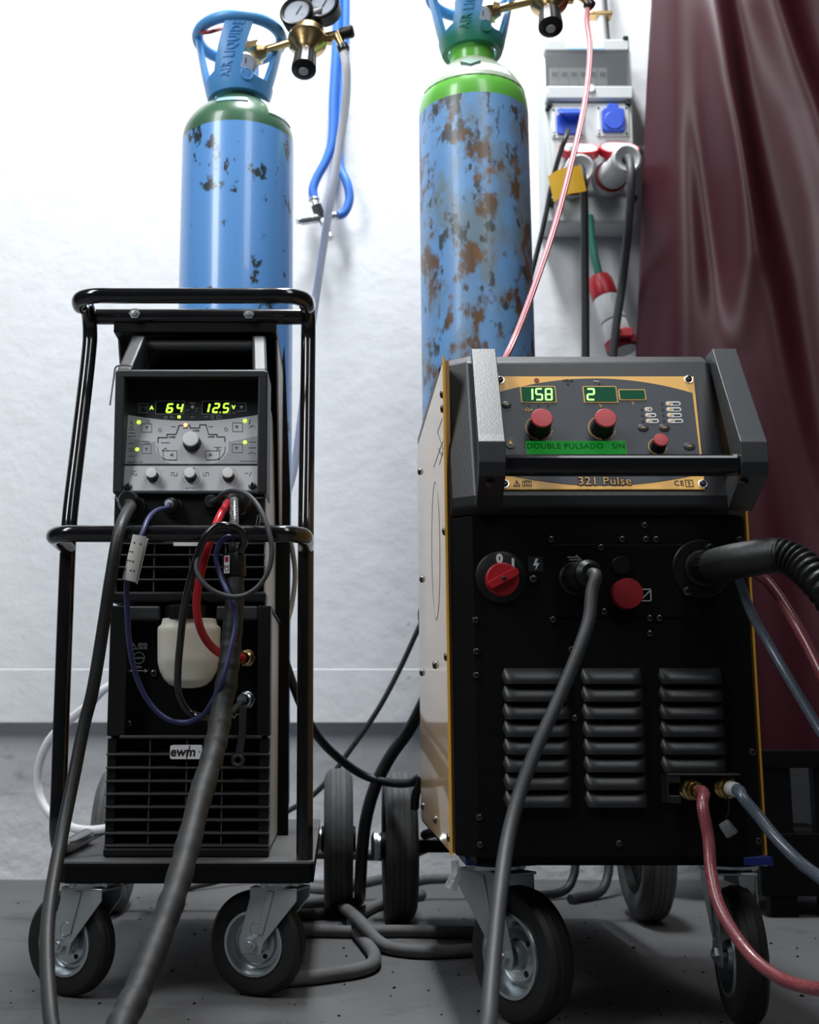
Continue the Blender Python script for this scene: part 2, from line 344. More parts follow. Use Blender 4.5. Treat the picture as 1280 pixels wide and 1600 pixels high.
def braid(name, c1, c2, scale):       # woven reinforcement seen through clear hose skin
    m = mat(name, c1, 0.35, coat=0.4); nt, b = nodes(m); tc = nt.nodes.new('ShaderNodeTexCoord'); ck = nt.nodes.new('ShaderNodeTexChecker'); mp = nt.nodes.new('ShaderNodeMapping')
    mp.inputs['Rotation'].default_value = (0.6, 0.8, 0.4); ck.inputs['Scale'].default_value = scale; ck.inputs[1].default_value = (*c1, 1); ck.inputs[2].default_value = (*c2, 1)
    nt.links.new(tc.outputs['Object'], mp.inputs[0]); nt.links.new(mp.outputs[0], ck.inputs[0]); nt.links.new(ck.outputs[0], b.inputs['Base Color']); return m
M['braid_red'] = braid('red_braided_hose', (0.27, 0.075, 0.085), (0.18, 0.03, 0.04), 420)
M['braid_blue'] = braid('blue_grey_braided_hose', (0.10, 0.125, 0.16), (0.065, 0.08, 0.11), 420)
M['pink_hose'] = mat('pink_clear_gas_hose', (0.58, 0.24, 0.27), 0.3, vary=0.1, coat=0.4)
M['pink_core'] = mat('red_stripe', (0.45, 0.05, 0.07), 0.35, vary=0.1)
M['braid_black'] = braid('black_white_braid', (0.012, 0.012, 0.013), (0.22, 0.22, 0.23), 330)

# ------------------------------------------------------------------ shared small meshes
def unit_screw():
    mb = MB(); mb.lathe([(1, 0), (1, 0.25), (0.85, 0.6), (0.5, 0.8), (0.45, 0.8), (0.42, 0.35)], Fr((0, 0, 0), X, Yv), 14); return mb.mesh('screw', 35)
SCREW = unit_screw(); SCREW.materials.append(M['screw'])
def unit_hex():
    mb = MB(); mb.prism(Fr((0, 0, 0), X, Yv), disc(0, 0, 1, n=6), 0, 0.6); mb.lathe([(0.55, 0.6), (0.5, 0.85), (0.2, 0.9)], Fr((0, 0, 0), X, Yv), 12); return mb.mesh('bolt', 30)
HEX = unit_hex(); HEX.materials.append(M['steel'])
def put(name, me, fr, a, b, r, parent, c=0.0, rot=0):
    return link(me, name, None, parent, fr.m(a, b, c) @ Matrix.Rotation(rot, 4, 'Z') @ Matrix.Diagonal((r, r, r, 1)))
def screw_px(fr, px, py, r, parent):
    a, b = fr.at(px, py); return put('screw', SCREW, fr, a, b, r, parent)

# ================================================================== THE SETTING
wallY, lowY = 3.16, 3.215
zl, zs = zat(1130, wallY), zat(1045, wallY)
mb = MB(); mb.box((-3.2, -1.2, -0.1), (3.4, 3.6, 0.0)); tag(mb.build('floor', M['floor'], smooth=0), 'worn grey concrete workshop floor with dark stains', kind='structure')
mb = MB(); mb.box((-3.2, wallY, zs), (3.4, wallY+0.3, 4.3)); tag(mb.build('wall_back', M['wall'], smooth=0), 'white painted plaster wall behind the gas cylinders', kind='structure')
mb = MB(); mb.box((-3.2, wallY-0.002, zl), (3.4, wallY+0.3, zs)); tag(mb.build('trim_1', M['wall'], smooth=0, bevel=0.003), 'smooth white band along the foot of the wall', kind='structure')
mb = MB(); mb.box((-3.2, lowY, 0), (3.4, wallY+0.3, zl)); tag(mb.build('baseboard_back', M['plinth'], smooth=0), 'rough recessed white plinth under the wall band', kind='structure')

# ================================================================== GAS CYLINDERS
def lin(tab, z):
    tab = sorted(tab)
    if z <= tab[0][0]: return tab[0][1]
    for (z0, x0), (z1, x1) in zip(tab, tab[1:]):
        if z <= z1: return x0+(x1-x0)*(z-z0)/(z1-z0)
    return tab[-1][1]
def cylinder(name, label, cx, cy, z0, z_sh, z_nk, rad, mb_mat, gr_mat, gd_mat, stick, gup):
    t = thing(name, label, 'gas cylinder', (cx, cy, z0))
    fr = Fr((cx, cy, 0), X, Yv)
    MB().lathe([(rad*0.82, z0), (rad*0.97, z0+0.02), (rad, z0+0.05), (rad, z_sh)], fr, 64).build('body', mb_mat, t)
    rn = 0.047; prof = []
    tab = catmull([V(r_*rad, 0, h_) for h_, r_ in ((0, 1.0), (.12, .995), (.28, .97), (.48, .89), (.62, .80), (.76, .68), (.9, .53), (1.0, .41))], 4)
    prof = [(q.x, z_sh+(z_nk-z_sh)*q.z) for q in tab]
    sh = MB().lathe(prof, fr, 64).build('shoulder', gr_mat, t)
    MB().lathe([(rn-0.002, z_nk-0.004), (rn+0.001, z_nk-0.002), (rn+0.001, z_nk+0.045), (rn-0.004, z_nk+0.048)], fr, 40).build('neck_ring', gr_mat, t)
    def SH(phi, k, off=0.0012):        # point on the shoulder: k 0 foot .. 1 top
        r = lin([(q.z, q.x) for q in tab], k)+off; return V(cx+r*cos(phi), cy+r*sin(phi), z_sh+(z_nk-z_sh)*k+off)
    for nm, p0, p1, k0, k1, mm in stick:
        mbx = MB(); mbx.shell(lambda u, v: SH(R(p0+(p1-p0)*u), k0+(k1-k0)*v, 0.0002), lambda u, v: SH(R(p0+(p1-p0)*u), k0+(k1-k0)*v, 0.0016), 12, 6); mbx.build(nm, M[mm], sh)
    # tulip valve guard
    hg = 0.145; zg = z_nk+gup
    def rg(u): return 0.060+0.031*u**0.8 if u > 0 else 0.060
    def S(phi, u, off=0): r = rg(u)+off; return V(cx+r*cos(R(phi)), cy+r*sin(R(phi)), zg+hg*u)
    g = MB()
    # foot collar with raised tongue edges, straps and rim joined into one casting
    g.shell(lambda u, v: S(-250+330*u, 0.30*v*(0.62+0.38*max(0, cos((u*330-250+105)*pi/100)) if abs(u*330-145) < 50 else 0.62), -0.008),
            lambda u, v: S(-250+330*u, 0.30*v*(0.62+0.38*max(0, cos((u*330-250+105)*pi/100)) if abs(u*330-145) < 50 else 0.62), 0.004), 66, 4)
    for pa, pb, wa, wb in ((-112, -84, 46, 36), (-22, 0, 26, 20), (196, 186, 24, 18), (75, 80, 30, 24)):
        def cc(u, v, off): return S(pa+(pb-pa)*v+(u-.5)*(wa+(wb-wa)*v), 0.10+0.88*v, off)
        g.shell(lambda u, v: cc(u, v, -0.007), lambda u, v: cc(u, v, 0.004), 6, 14)
    g.torus(Fr((cx, cy, zg+hg), X, Yv), rg(1)-0.002, 0.0125, 44, 12)
    gd = g.build('valve_guard', gd_mat, t)
    pre = text_mesh('AIR LIQUIDE', 0.027, lambda x, y, z: V(x, y, z), space=1.15); tx0 = min(q.x for q in pre.v); tx1 = max(q.x for q in pre.v)
    def onstrap(x, y, z):
        u = (x-tx0)/(tx1-tx0); w_ = 0.15+0.76*u; phi = -112+28*(w_-0.1)/0.88+1; return S(phi+1.1*y/rg(w_)*57.3*-1, w_, 0.0042+z)
    tm = text_mesh('AIR LIQUIDE', 0.027, onstrap, extr=0.0018, bold=0.0002, space=1.15)
    tm.build('embossed_lettering', gd_mat, gd, smooth=0, fix=False)
    MB().torus(axis_frame(S(-72, 0.19, 0.004), S(-72, 0.19, 1)-S(-72, 0.19, 0)), 0.012, 0.0018, 20, 6).build('embossed_mark', gd_mat, gd)
    # valve inside the guard
    vz = zg+0.02
    v = MB().lathe([(0.032, vz), (0.034, vz+0.045), (0.030, vz+0.075), (0.036, vz+0.08), (0.036, vz+0.105), (0.024, vz+0.112)], fr, 24).build('valve', M['shackle'], t)
    gp = V(cx+0.012, cy-0.030, vz+0.045); gn = V(0.25, -1, -0.25)
    MB().lathe([(0.022, 0), (0.024, 0.004), (0.024, 0.020), (0.020, 0.024)], axis_frame(gp, gn), 24).build('pressure_gauge', M['shackle'], v)
    fg = axis_frame(gp+gn.normalized()*0.0245, gn); MB().prism(fg, disc(0, 0, 0.0165), 0, 0.0012).build('gauge_dial', M['sticker'], v)
    nd = MB(); nd.boxf(fg, -0.001, -0.001, 0.001, 0.011, 0.0012, 0.0022); nd.build('gauge_needle', M['black_print'], v)
    return t, vz
zpl = zat(1345, 1.855)                 # cart deck height
CA = (W(371, 300, 2.385).x, 2.385); CB = (W(741, 250, 2.43).x+0.0, 2.43)
zA1, zA2 = zat(229, 2.385), zat(163, 2.385)
zB1, zB2 = zat(186, 2.43), zat(106, 2.43)
cylA, vzA = cylinder('gas_cylinder', 'clean blue gas cylinder with dark green shoulder behind the smaller welder', CA[0], CA[1], zpl, zA1, zA2, 0.1165, M['blue_a'], M['green_a'], M['guard_a'],
    [('label_sticker', -112, -74, 0.52, 0.64, 'sticker_blue'), ('label_patch', -52, -12, 0.30, 0.72, 'sticker')], 0.004)
cylB, vzB = cylinder('gas_cylinder', 'rust-streaked blue gas cylinder with lime green shoulder behind the larger welder', CB[0], CB[1], 0.21, zB1, zB2, 0.1165, M['blue_b'], M['green_b'], M['guard_b'],
    [('clear_film', -165, -10, 0.36, 0.985, 'haze_film'), ('label_patch', -140, -48, 0.44, 0.66, 'sticker'), ], 0.030)
# green diamond on the lime cylinder label
q = W(735, 114, CB[1]-0.085); fr = axis_frame(V(q.x, CB[1]-0.092, zB1+(zB2-zB1)*0.66), V(-0.08, -0.80, 0.60)); pm = MB().prism(fr, [(0, -0.014), (0.021, 0), (0, 0.014), (-0.021, 0)], -0.004, 0.004)
pm.build('diamond_sticker', M['sticker_green'], cylB)
# dark red seal wire on the clean cylinder's guard
wp = W(312, 50, 2.36)
tag(MB().tube([wp, W(318, 51, 2.33), W(328, 50, 2.32), W(338, 47, 2.33), W(346, 45, 2.36)], 0.004, 8).build('seal_wire', M['red_dark']), 'short dark red seal cord on the valve guard of the clean cylinder', 'seal cord')

# ------------------------------------------------------------------ regulators
def regulator(name, label, Cb, nut, hose_dir, dials):
    t = thing(name, label, 'gas regulator', Cb)
    st = MB(); st.cyl(nut, Cb+V(-0.02, 0, 0.005), 0.0085, 0.0085, 16); st.build('inlet_stem', M['brass'], t)
    d = (Cb-nut).normalized(); hx = MB(); hx.prism(axis_frame(nut-d*0.030, d), disc(0, 0, 0.025, n=6), 0, 0.036); hx.lathe([(0.020, 0.036), (0.013, 0.05)], axis_frame(nut-d*0.030, d), 20); hx.build('inlet_nut', M['brass'], t)
    ax = V(-0.06, -0.42, -0.90).normalized(); fb = axis_frame(Cb-ax*0.030, ax)
    MB().lathe([(0.020, -0.004), (0.033, 0), (0.038, 0.008), (0.038, 0.020), (0.041, 0.022), (0.041, 0.030), (0.036, 0.034), (0.022, 0.056), (0.016, 0.062), (0.015, 0.074)], fb, 36).build('body', M['brass'], t)
    kb = MB(); n = 48; prof = [(0.020, 0.070), (0.0225, 0.073), (0.0255, 0.114), (0.0255, 0.122), (0.018, 0.128), (0.011, 0.1285)]; vs = []; fs = []
    for r, h in prof:
        for k in range(n): rr = r*(1.0 if k % 4 < 2 or h > 0.118 else 0.94); a = 2*pi*k/n; vs.append(fb.p(rr*cos(a), rr*sin(a), h))
    for i in range(len(prof)-1):
        for k in range(n): fs.append((i*n+k, i*n+(k+1) % n, (i+1)*n+(k+1) % n, (i+1)*n+k))
    fs.append(tuple((len(prof)-1)*n+k for k in range(n))); fs.append(tuple(range(n))); kb.add(vs, fs); k_ = kb.build('adjusting_knob', M['black_plastic'], t)
    MB().lathe([(0.010, 0.1282), (0.009, 0.1295)], fb, 20).build('knob_end_cap', M['grey_plug'], k_)
    gn = V(-0.22, -0.90, 0.10)
    for gx, gz in dials:
        gp = Cb+V(gx, 0.0, gz); fg = axis_frame(gp, gn)
        g = MB().lathe([(0.026, -0.028), (0.034, -0.020), (0.036, 0.012), (0.033, 0.016), (0.028, 0.014), (0.0275, 0.008)], fg, 32).build('gauge', M['black_plastic'], t)
        MB().prism(fg, disc(0, 0, 0.028, n=28), 0.006, 0.0095).build('gauge_dial', M['glass_face'], g)
        nd = MB(); nd.prism(fg, [(-0.0012, -0.006), (0.010, 0.014), (0.012, 0.013), (0.0012, -0.007)], 0.0096, 0.0106); nd.build('gauge_needle', M['black_print'], g)
    br = MB(); br.tube([Cb+V(dials[0][0], 0.012, dials[0][1]-0.01), Cb+V((dials[0][0]+dials[1][0])/2, 0.006, (dials[0][1]+dials[1][1])/2-0.018), Cb+V(dials[1][0], 0.012, dials[1][1]-0.01)], 0.022, 14); br.tube([Cb+V(0.005, 0.005, 0.015), Cb+V(0.005, 0.008, 0.055)], 0.022, 14); br.build('gauge_mount', M['black_plastic'], t)
    o0 = Cb+V(0.036, 0, 0.008); o1 = o0+V(0.034, 0, 0.010)
    ov = MB(); ov.cyl(o0-V(0.01, 0, 0), o1, 0.010, 0.009, 14); ov.prism(axis_frame(o0, X), disc(0, 0, 0.0125, n=6), 0.004, 0.016); ov.cyl(o1-V(0.008, 0, 0), o1+hose_dir*0.034-V(0.008, 0, 0), 0.0095, 0.0075, 14); o = ov.build('outlet_valve', M['brass'], t)
    MB().lathe([(0.010, 0), (0.0125, 0.004), (0.0135, 0.026), (0.010, 0.030)], axis_frame(o1-V(0.002, 0, 0), V(1, -0.2, 0.15)), 16).build('outlet_knob', M['black_plastic'], o)
    e = o1+hose_dir*0.034-V(0.008, 0, 0)
    MB().lathe([(0.012, 0), (0.0125, 0.004), (0.0125, 0.012), (0.011, 0.014)], axis_frame(e-hose_dir*0.004, hose_dir), 16).build('hose_clamp', M['screw'], o)
    return e
RA = W(480, 66, 2.33); NA = W(402, 82, 2.36)
eA = regulator('gas_regulator', 'brass gas regulator with two dials on the clean blue cylinder', RA, NA, V(0.35, -0.1, -0.9).normalized(), ((-0.020, 0.062), (0.034, 0.079)))
RB = W(858, 2, 2.37); NB = W(768, 17, 2.40)
eB = regulator('gas_regulator', 'brass gas regulator cut by the picture edge on the rusty cylinder', RB, NB, V(0.6, -0.1, -0.75).normalized(), ((-0.020, 0.062), (0.034, 0.079)))
tag(MB().tube([eA, W(541, 105, 2.33), W(541, 150, 2.36), W(531, 225, 2.40), W(513, 335, 2.46), W(497, 440, 2.50), W(483, 540, 2.52), W(470, 660, 2.54), W(452, 760, 2.55), V(-0.18, 2.545, 0.72), V(-0.36, 2.52, 0.52), W(166, 1075, 2.50), W(140, 1100, 2.52), W(105, 1128, 2.56), W(75, 1160, 2.60), W(60, 1200, 2.62), W(60, 1235, 2.62), W(75, 1268, 2.60), W(105, 1290, 2.58), W(135, 1297, 2.56), W(175, 1293, 2.55), V(-0.36, 2.52, 0.213), V(-0.28, 2.54, 0.213)], 0.0090, 12).build('gas_hose', M['white_hose']),
    'milky white gas hose from the clean cylinder regulator, bulging out left behind the trolley', 'hose')
pk = [eB, W(917, 30, 2.36), W(922, 75, 2.33), W(914, 160, 2.27), W(893, 255, 2.20), W(868, 350, 2.14), W(838, 440, 2.08), W(808, 520, 2.03), W(785, 570, 2.0), W(770, 600, 2.02)]
ph = MB().tube(pk, 0.0058, 12).build('gas_hose', M['pink_hose']); tag(ph, 'thin pink gas hose running from the rusty cylinder down to the larger welder', 'hose')
off = V(0.0034, -0.0040, 0.0012)
MB().tube([p+off for p in pk], 0.0018, 6).build('red_stripe', M['pink_core'], ph)

# ================================================================== WALL SERVICES
# blue compressed-air line
bh = MB(); Yw = 3.10
bh.tube([W(528, -60, Yw), W(526, 60, Yw), W(521, 150, Yw), W(518, 225, Yw), W(509, 252, Yw), W(495, 278, Yw), W(489, 296, Yw), W(491, 312, Yw)], 0.0125, 14)
tag(bh.build('air_hose', M['blue_hose']), 'blue air hose on the wall running to the left side of the steel fitting', 'hose')
bh = MB(); bh.tube([W(541, -60, Yw+0.01), W(538, 100, Yw+0.01), W(531, 210, Yw+0.01), W(532, 262, Yw), W(543, 288, Yw-0.01), W(546, 312, Yw-0.01), W(538, 332, Yw-0.01), W(528, 337, Yw-0.01)], 0.0125, 14)
tag(bh.build('air_hose', M['blue_hose']), 'blue air hose on the wall curling to the right side of the steel fitting', 'hose')
t = thing('air_manifold', 'small steel air fitting with quick couplings on the blue wall hoses', 'fitting', W(500, 340, Yw))
mb = MB(); mb.cyl(W(491, 310, Yw), W(496, 326, Yw), 0.011, 0.011, 12); mb.cyl(W(494, 322, Yw), W(501, 342, Yw), 0.016, 0.016, 6); mb.cyl(W(498, 340, Yw), W(530, 336, Yw), 0.010, 0.010, 12); mb.build('manifold_body', M['chrome'], t)
mb = MB(); fr = axis_frame(W(500, 341, Yw), W(462, 346, Yw-0.03)-W(500, 341, Yw)); mb.lathe([(0.010, 0), (0.012, 0.01), (0.012, 0.026), (0.0105, 0.027), (0.0105, 0.03), (0.0125, 0.031), (0.0125, 0.058), (0.009, 0.06), (0.009, 0.07)], fr, 16); mb.build('quick_coupling', M['steel'], t)
mb = MB(); fr = axis_frame(W(502, 342, Yw), W(521, 380, Yw-0.02)-W(502, 342, Yw)); mb.lathe([(0.009, 0), (0.010, 0.02), (0.0085, 0.021), (0.0085, 0.03), (0.0105, 0.032), (0.0105, 0.068), (0.008, 0.07)], fr, 16); mb.build('quick_coupling', M['steel'], t)
mb = MB(); mb.torus(axis_frame(W(491, 312, Yw), V(0.1, 0, -1)), 0.0135, 0.003, 18, 6); mb.build('hose_clip', M['steel'], t)
mb = MB(); mb.torus(axis_frame(W(527, 337, Yw-0.01), X), 0.0135, 0.003, 18, 6); mb.build('hose_clip', M['steel'], t)

# distribution box
BY = 3.03; fb = front(BY); box = thing('socket_box', 'grey wall distribution box with blue and red power sockets', 'socket box', W(925, 345, BY))
def bx(px, py): return fb.at(px, py)
a0, b1 = bx(848, 62); a1, _ = bx(986, 62); _, b0 = bx(930, 343)
aw = a1-a0
mb = MB(); mb.boxf(fb, a0, b0, a1, b1, -(wallY-BY)+0.001, -0.02); mb.build('housing', M['grey_box'], box, bevel=0.008, smooth=30)
mb = MB(); _, bt = bx(0, 160); _, bb = bx(0, 300); mb.boxf(fb, a0+0.015, bb, a1-0.004, bt, -0.03, 0.0); mb.build('socket_panel', M['grey_box'], box, bevel=0.006, smooth=30)
mb = MB(); _, b80 = bx(0, 82); _, b155 = bx(0, 158); mb.boxf(fb, a0+0.004, b80, a1-0.006, b1-0.002, -0.03, 0.008); mb.build('top_cover', M['grey_box'], box, bevel=0.005, smooth=30)
_, b138 = bx(0, 137)
mb = MB(); mb.boxf(fb, a0+0.004, b155, a1-0.002, b138, -0.03, 0.012); mb.build('cover_lip', M['grey_box'], box, bevel=0.005, smooth=30)
mb = MB(); mb.boxf(fb, a0+0.010, b138, a1-0.010, b80, -0.028, -0.020); mb.build('breaker_tray', M['grey_box_dark'], box)
mb = MB(); mb.boxf(fb, a0+0.004, b138, a1-0.004, b80, 0.002, 0.006); mb.build('smoked_window', M['window'], box)
for k in range(6):
    q0 = bx(861+15*k, 130); q1 = bx(874+15*k, 104); mb = MB(); mb.boxf(fb, q0[0], q0[1], q1[0], q1[1], -0.021, -0.006); br = mb.build('breaker', M['breaker'], box)
    mb = MB(); q0 = bx(863+15*k, 117); q1 = bx(872+15*k, 112); mb.boxf(fb, q0[0], q0[1], q1[0], q1[1], -0.006, -0.002); mb.build('breaker_toggle', M['black_plastic'], br)
q0 = bx(884, 78); q1 = bx(943, 66); mb = MB(); mb.boxf(fb, q0[0], q0[1], q1[0], q1[1], 0.008, 0.009); st = mb.build('label_strip', M['sticker'], box)
q0 = bx(886, 80); q1 = bx(943, 77); mb = MB(); mb.boxf(fb, q0[0], q0[1], q1[0], q1[1], 0.009, 0.0096); mb.build('blue_stripe', M['sticker_blue'], st)
for px, py in ((977, 62), (858, 165), (981, 163), (863, 315), (991, 310)):
    a, b_ = bx(px, py); mb = MB(); mb.boxf(fb, a-0.007, b_-0.006, a+0.007, b_+0.006, -0.025, 0.010); mb.build('corner_screw', M['black_plastic'], box, bevel=0.002)
a, b_ = bx(922, 143); mb = MB(); mb.lathe([(0.011, 0), (0.011, 0.006), (0.009, 0.008)], Fr(fb.p(a, b_, 0.011), X, Z), 20); mb.build('cover_latch', M['sticker'], box)
for k, (px, py, opn) in enumerate(((887, 193, True), (957, 190, False))):
    a, b_ = bx(px, py); mb = MB(); mb.prism(fb, rrect(a-0.044, b_-0.044, a+0.044, b_+0.044, 0.006), -0.002, 0.004); s = mb.build('schuko_socket', M['grey_box'], box, bevel=0.001)
    for dx in (-0.037, 0.037):
        for dz in (-0.037, 0.037): put('screw', SCREW, fb, a+dx, b_+dz, 0.003, s, 0.004)
    mb = MB(); mb.boxf(fb, a-0.040, b_-0.026, a-0.035, b_+0.030, 0.004, 0.006); mb.build('name_strip', M['sticker'], s)
    if opn:
        mb = MB(); mb.prism(fb, rrect(a-0.030, b_-0.034, a+0.030, b_+0.020, 0.006), 0.004, 0.012); mb.build('socket_base', M['socket_blue'], s)
        lf = Fr(fb.p(a, b_+0.036, 0.012), X, V(0, -0.75, -0.66)); mb = MB(); mb.prism(lf, [(-0.015, 0.008), (0.015, 0.008), (0.015, -0.0), (0.030, 0.012), (0.030, 0.05), (-0.030, 0.05), (-0.030, 0.012), (-0.015, 0)], -0.003, 0.005); mb.build('socket_lid', M['socket_blue'], s, bevel=0.002)
    else:
        mb = MB(); mb.prism(fb, rrect(a-0.030, b_-0.034, a+0.030, b_+0.030, 0.008), 0.004, 0.018); mb.prism(fb, rrect(a-0.015, b_+0.02, a+0.015, b_+0.044, 0.004), 0.004, 0.016); mb.prism(fb, disc(a, b_-0.006, 0.026), 0.018, 0.022); mb.build('socket_lid', M['socket_blue'], s, bevel=0.002)
CEE = []
for px, py, ex, ey, ln in ((893, 284, 907, 262, 0.10), (950, 281, 977, 251, 0.125)):
    base = W(px, py, 3.035); n = (W(ex, ey, 2.90)-base).normalized(); fs_ = axis_frame(base, n)
    s = MB().lathe([(0.045, -0.03), (0.045, 0.020), (0.042, 0.024), (0.030, 0.024)], fs_, 28).build('cee_socket', M['grey_box'], box)
    MB().lathe([(0.043, 0.024), (0.043, 0.034), (0.034, 0.034)], fs_, 28).build('red_collar', M['red_dark'], s)
    # lid tipped up: disc seen nearly edge-on with a red rim
    hp = W(905 if px < 900 else 968, 231, 2.985); lf = axis_frame(hp, V(0.02, -0.66, 0.75))
    MB().lathe([(0.050, -0.020), (0.0525, -0.017), (0.0525, 0.0), (0.049, 0.003), (0.046, 0.001)], lf, 36).build('red_lid', M['red'], s)
    MB().prism(lf, disc(0, 0, 0.047, n=32), -0.004, 0.0015).build('lid_face', M['sticker'], s)
    CEE.append((base, n))
def cee_plug(nm, lab, base, d, cabpts, r, mcab, ln):
    d = d.normalized(); t = thing(nm, lab, 'plug', base); fp = axis_frame(base, d)
    MB().lathe([(0.038, 0.035), (0.038, 0.050), (0.034, 0.056), (0.034, ln), (0.038, ln+0.002), (0.038, ln+0.014), (0.032, ln+0.018), (0.020, ln+0.010), (0.012, ln+0.004)], fp, 32).build('plug_body', M['grey_plug'], t)
    MB().tube([fp.p(0, 0, ln-0.01), fp.p(0, 0, ln+0.022)]+cabpts, r, 12).build('cable', mcab, t)
cee_plug('power_plug', 'grey industrial plug with bare black cable in the right-hand red socket', CEE[1][0], CEE[1][1], [W(986, 268, 2.83), W(984, 330, 2.85), W(973, 440, 2.93), W(963, 510, 2.95), W(956, 590, 2.96), W(955, 760, 2.96), V(0.64, 2.95, 0.35), V(0.62, 2.90, 0.03), V(0.52, 2.80, 0.011)], 0.0105, M['rubber_grey'], 0.135)
cee_plug('power_plug', 'grey industrial plug behind the yellow tag with a straight black cable', CEE[0][0], CEE[0][1], [W(911, 282, 2.86), W(913, 310, 2.87), W(914, 400, 2.9), W(915, 500, 2.92), W(915, 590, 2.93), W(914, 760, 2.95), V(0.56, 2.95, 0.35), V(0.54, 2.90, 0.03), V(0.44, 2.84, 0.011)], 0.0100, M['rubber'], 0.115)
tg = Fr(W(886, 286, 2.83), V(0.93, -0.1, 0.36), V(-0.22, -0.12, 0.95)); mb = MB()
mb.shell(lambda u, v: tg.p((u-.5)*0.085, (v-.5)*0.066+0.004*sin(u*5), 0.010*sin(u*3.0)), lambda u, v: tg.p((u-.5)*0.085, (v-.5)*0.066+0.004*sin(u*5), 0.010*sin(u*3.0)+0.0012), 10, 4)
tag(mb.build('warning_tag', M['yellow']), 'curled yellow plastic tag hanging on the left industrial plug', 'tag')
tag(MB().tube([W(888, 205, 2.98), W(884, 216, 2.92), W(877, 235, 2.93), W(868, 265, 2.95), W(860, 300, 2.98), W(850, 350, 3.0), W(838, 400, 3.02), W(820, 470, 3.04), W(780, 640, 3.06), W(720, 850, 3.08), W(662, 965, 3.08), W(625, 1045, 3.08), W(590, 1110, 3.08), W(545, 1175, 3.09), W(510, 1222, 3.10), W(480, 1250, 3.11), W(440, 1275, 3.12), V(-0.25, 3.10, 0.03), V(-0.35, 3.0, 0.007)], 0.0066, 10).build('power_cable', M['rubber']),
    'thin black cable slanting down the wall from the blue socket with raised lid', 'cable')
# hanging connector
cb = [W(921, 338, 3.05), W(924, 370, 3.04), W(930, 405, 3.03), W(937, 432, 3.03)]
t = thing('hanging_connector', 'red and grey industrial connector hanging under the socket box on green cable', 'connector', W(972, 545, 3.02))
MB().tube(cb+[W(941, 445, 3.03)], 0.0105, 12).build('cable', M['green_cable'], t)
p0 = W(934, 430, 3.03); p1 = W(974, 547, 3.0); d = (p1-p0); L = d.length; fr = axis_frame(p0, d)
MB().lathe([(0.012, 0), (0.026, 0.006), (0.033, 0.022), (0.034, L*0.30), (0.033, L*0.31)], fr, 28).build('red_cap', M['red'], t)
MB().lathe([(0.031, L*0.30), (0.033, L*0.33), (0.0335, L*0.62), (0.031, L*0.63), (0.033, L*0.66), (0.034, L*0.88)], fr, 28).build('grey_body', M['grey_plug'], t)
MB().lathe([(0.037, L*0.87), (0.042, L*0.88), (0.042, L*0.99), (0.036, L*1.01)], fr, 28).build('red_flange', M['red_dark'], t)
MB().prism(fr, disc(0, 0, 0.036, n=24), L*1.005, L*1.02).build('lid_face', M['grey_plug'], t)
mb = MB(); q = W(978, 522, 2.955); mb.box(q-V(0.015, 0.02, 0.012), q+V(0.015, 0.03, 0.012)); mb.build('latch', M['red'], t, bevel=0.003)
# conduits
t = thing('conduit_pipe', 'grey vertical conduit pipe above the socket box with a brass clamp', 'pipe', W(941, 62, 3.10))
MB().tube([W(937, -60, 3.10), W(937, 0, 3.1), W(942, 66, 3.10)], 0.013, 16, spline=False).build('pipe', M['grey_plug'], t)
MB().tube([W(945, -60, 3.13), W(945, 0, 3.13), W(950, 66, 3.13)], 0.007, 12, spline=False).build('inner_pipe', M['grey_box_dark'], t)
mb = MB(); q = W(939, 21, 3.09); mb.box(q-V(0.032, 0.005, 0.007), q+V(0.032, 0.03, 0.007)); mb.build('clamp', M['brass'], t, bevel=0.004)
mb = MB(); mb.cyl(W(990, 236, 3.10), W(1030, 236, 3.10), 0.013, 0.013, 16); tag(mb.build('conduit_stub', M['grey_plug']), 'short grey conduit running from the socket box behind the curtain', 'pipe')

# ================================================================== CURTAIN
def pxline(pts, Y): return [(W(x, y, Y).z, W(x, y, Y).x) for x, y in pts]
L_edge = pxline([(1022, -60), (1020, 0), (1008, 300), (998, 560), (985, 800), (975, 1200)], 2.90)
ridges = [(pxline([(1105, -40), (1128, 130), (1168, 300), (1200, 430), (1262, 760), (1290, 900), (1330, 1200)], 2.75), 0.045, 0.050),
          (pxline([(1050, -40), (1062, 200), (1056, 500), (1040, 800), (1030, 1200)], 2.85), 0.030, 0.050),
          (pxline([(1085, -40), (1096, 200), (1130, 500), (1160, 900), (1180, 1200)], 2.80), -0.022, 0.035),
          (pxline([(1150, -40), (1190, 200), (1235, 500), (1262, 700), (1300, 1000)], 2.72), -0.030, 0.060),
          (pxline([(1228, -40), (1262, 60), (1290, 140), (1330, 300), (1400, 800)], 2.65), 0.040, 0.045),
          (pxline([(1150, 420), (1130, 560), (1150, 800), (1170, 1200)], 2.8), 0.02, 0.04)]
zt, zb_ = 2.75, zat(1190, 2.7)
def cur(u, v, off=0.0):
    z = zb_+(zt-zb_)*v; x = lin(L_edge, z)+u*0.85; y = 2.93-0.50*u-0.05*sin(u*9)
    for tab, a, w in ridges:
        q = (x-lin(tab, z))/w; y -= a*math.exp(-q*q)
    y -= 0.008*sin(x*15+z*3.0)*sin(z*2.1+x*4)
    return V(x, y+off, z)
mb = MB(); mb.shell(lambda u, v: cur(u, v, 0.003), lambda u, v: cur(u, v, 0), 150, 150)
tag(mb.build('welding_curtain', M['maroon'], smooth=80), 'dark maroon plastic welding curtain hanging in folds at the right', 'curtain')

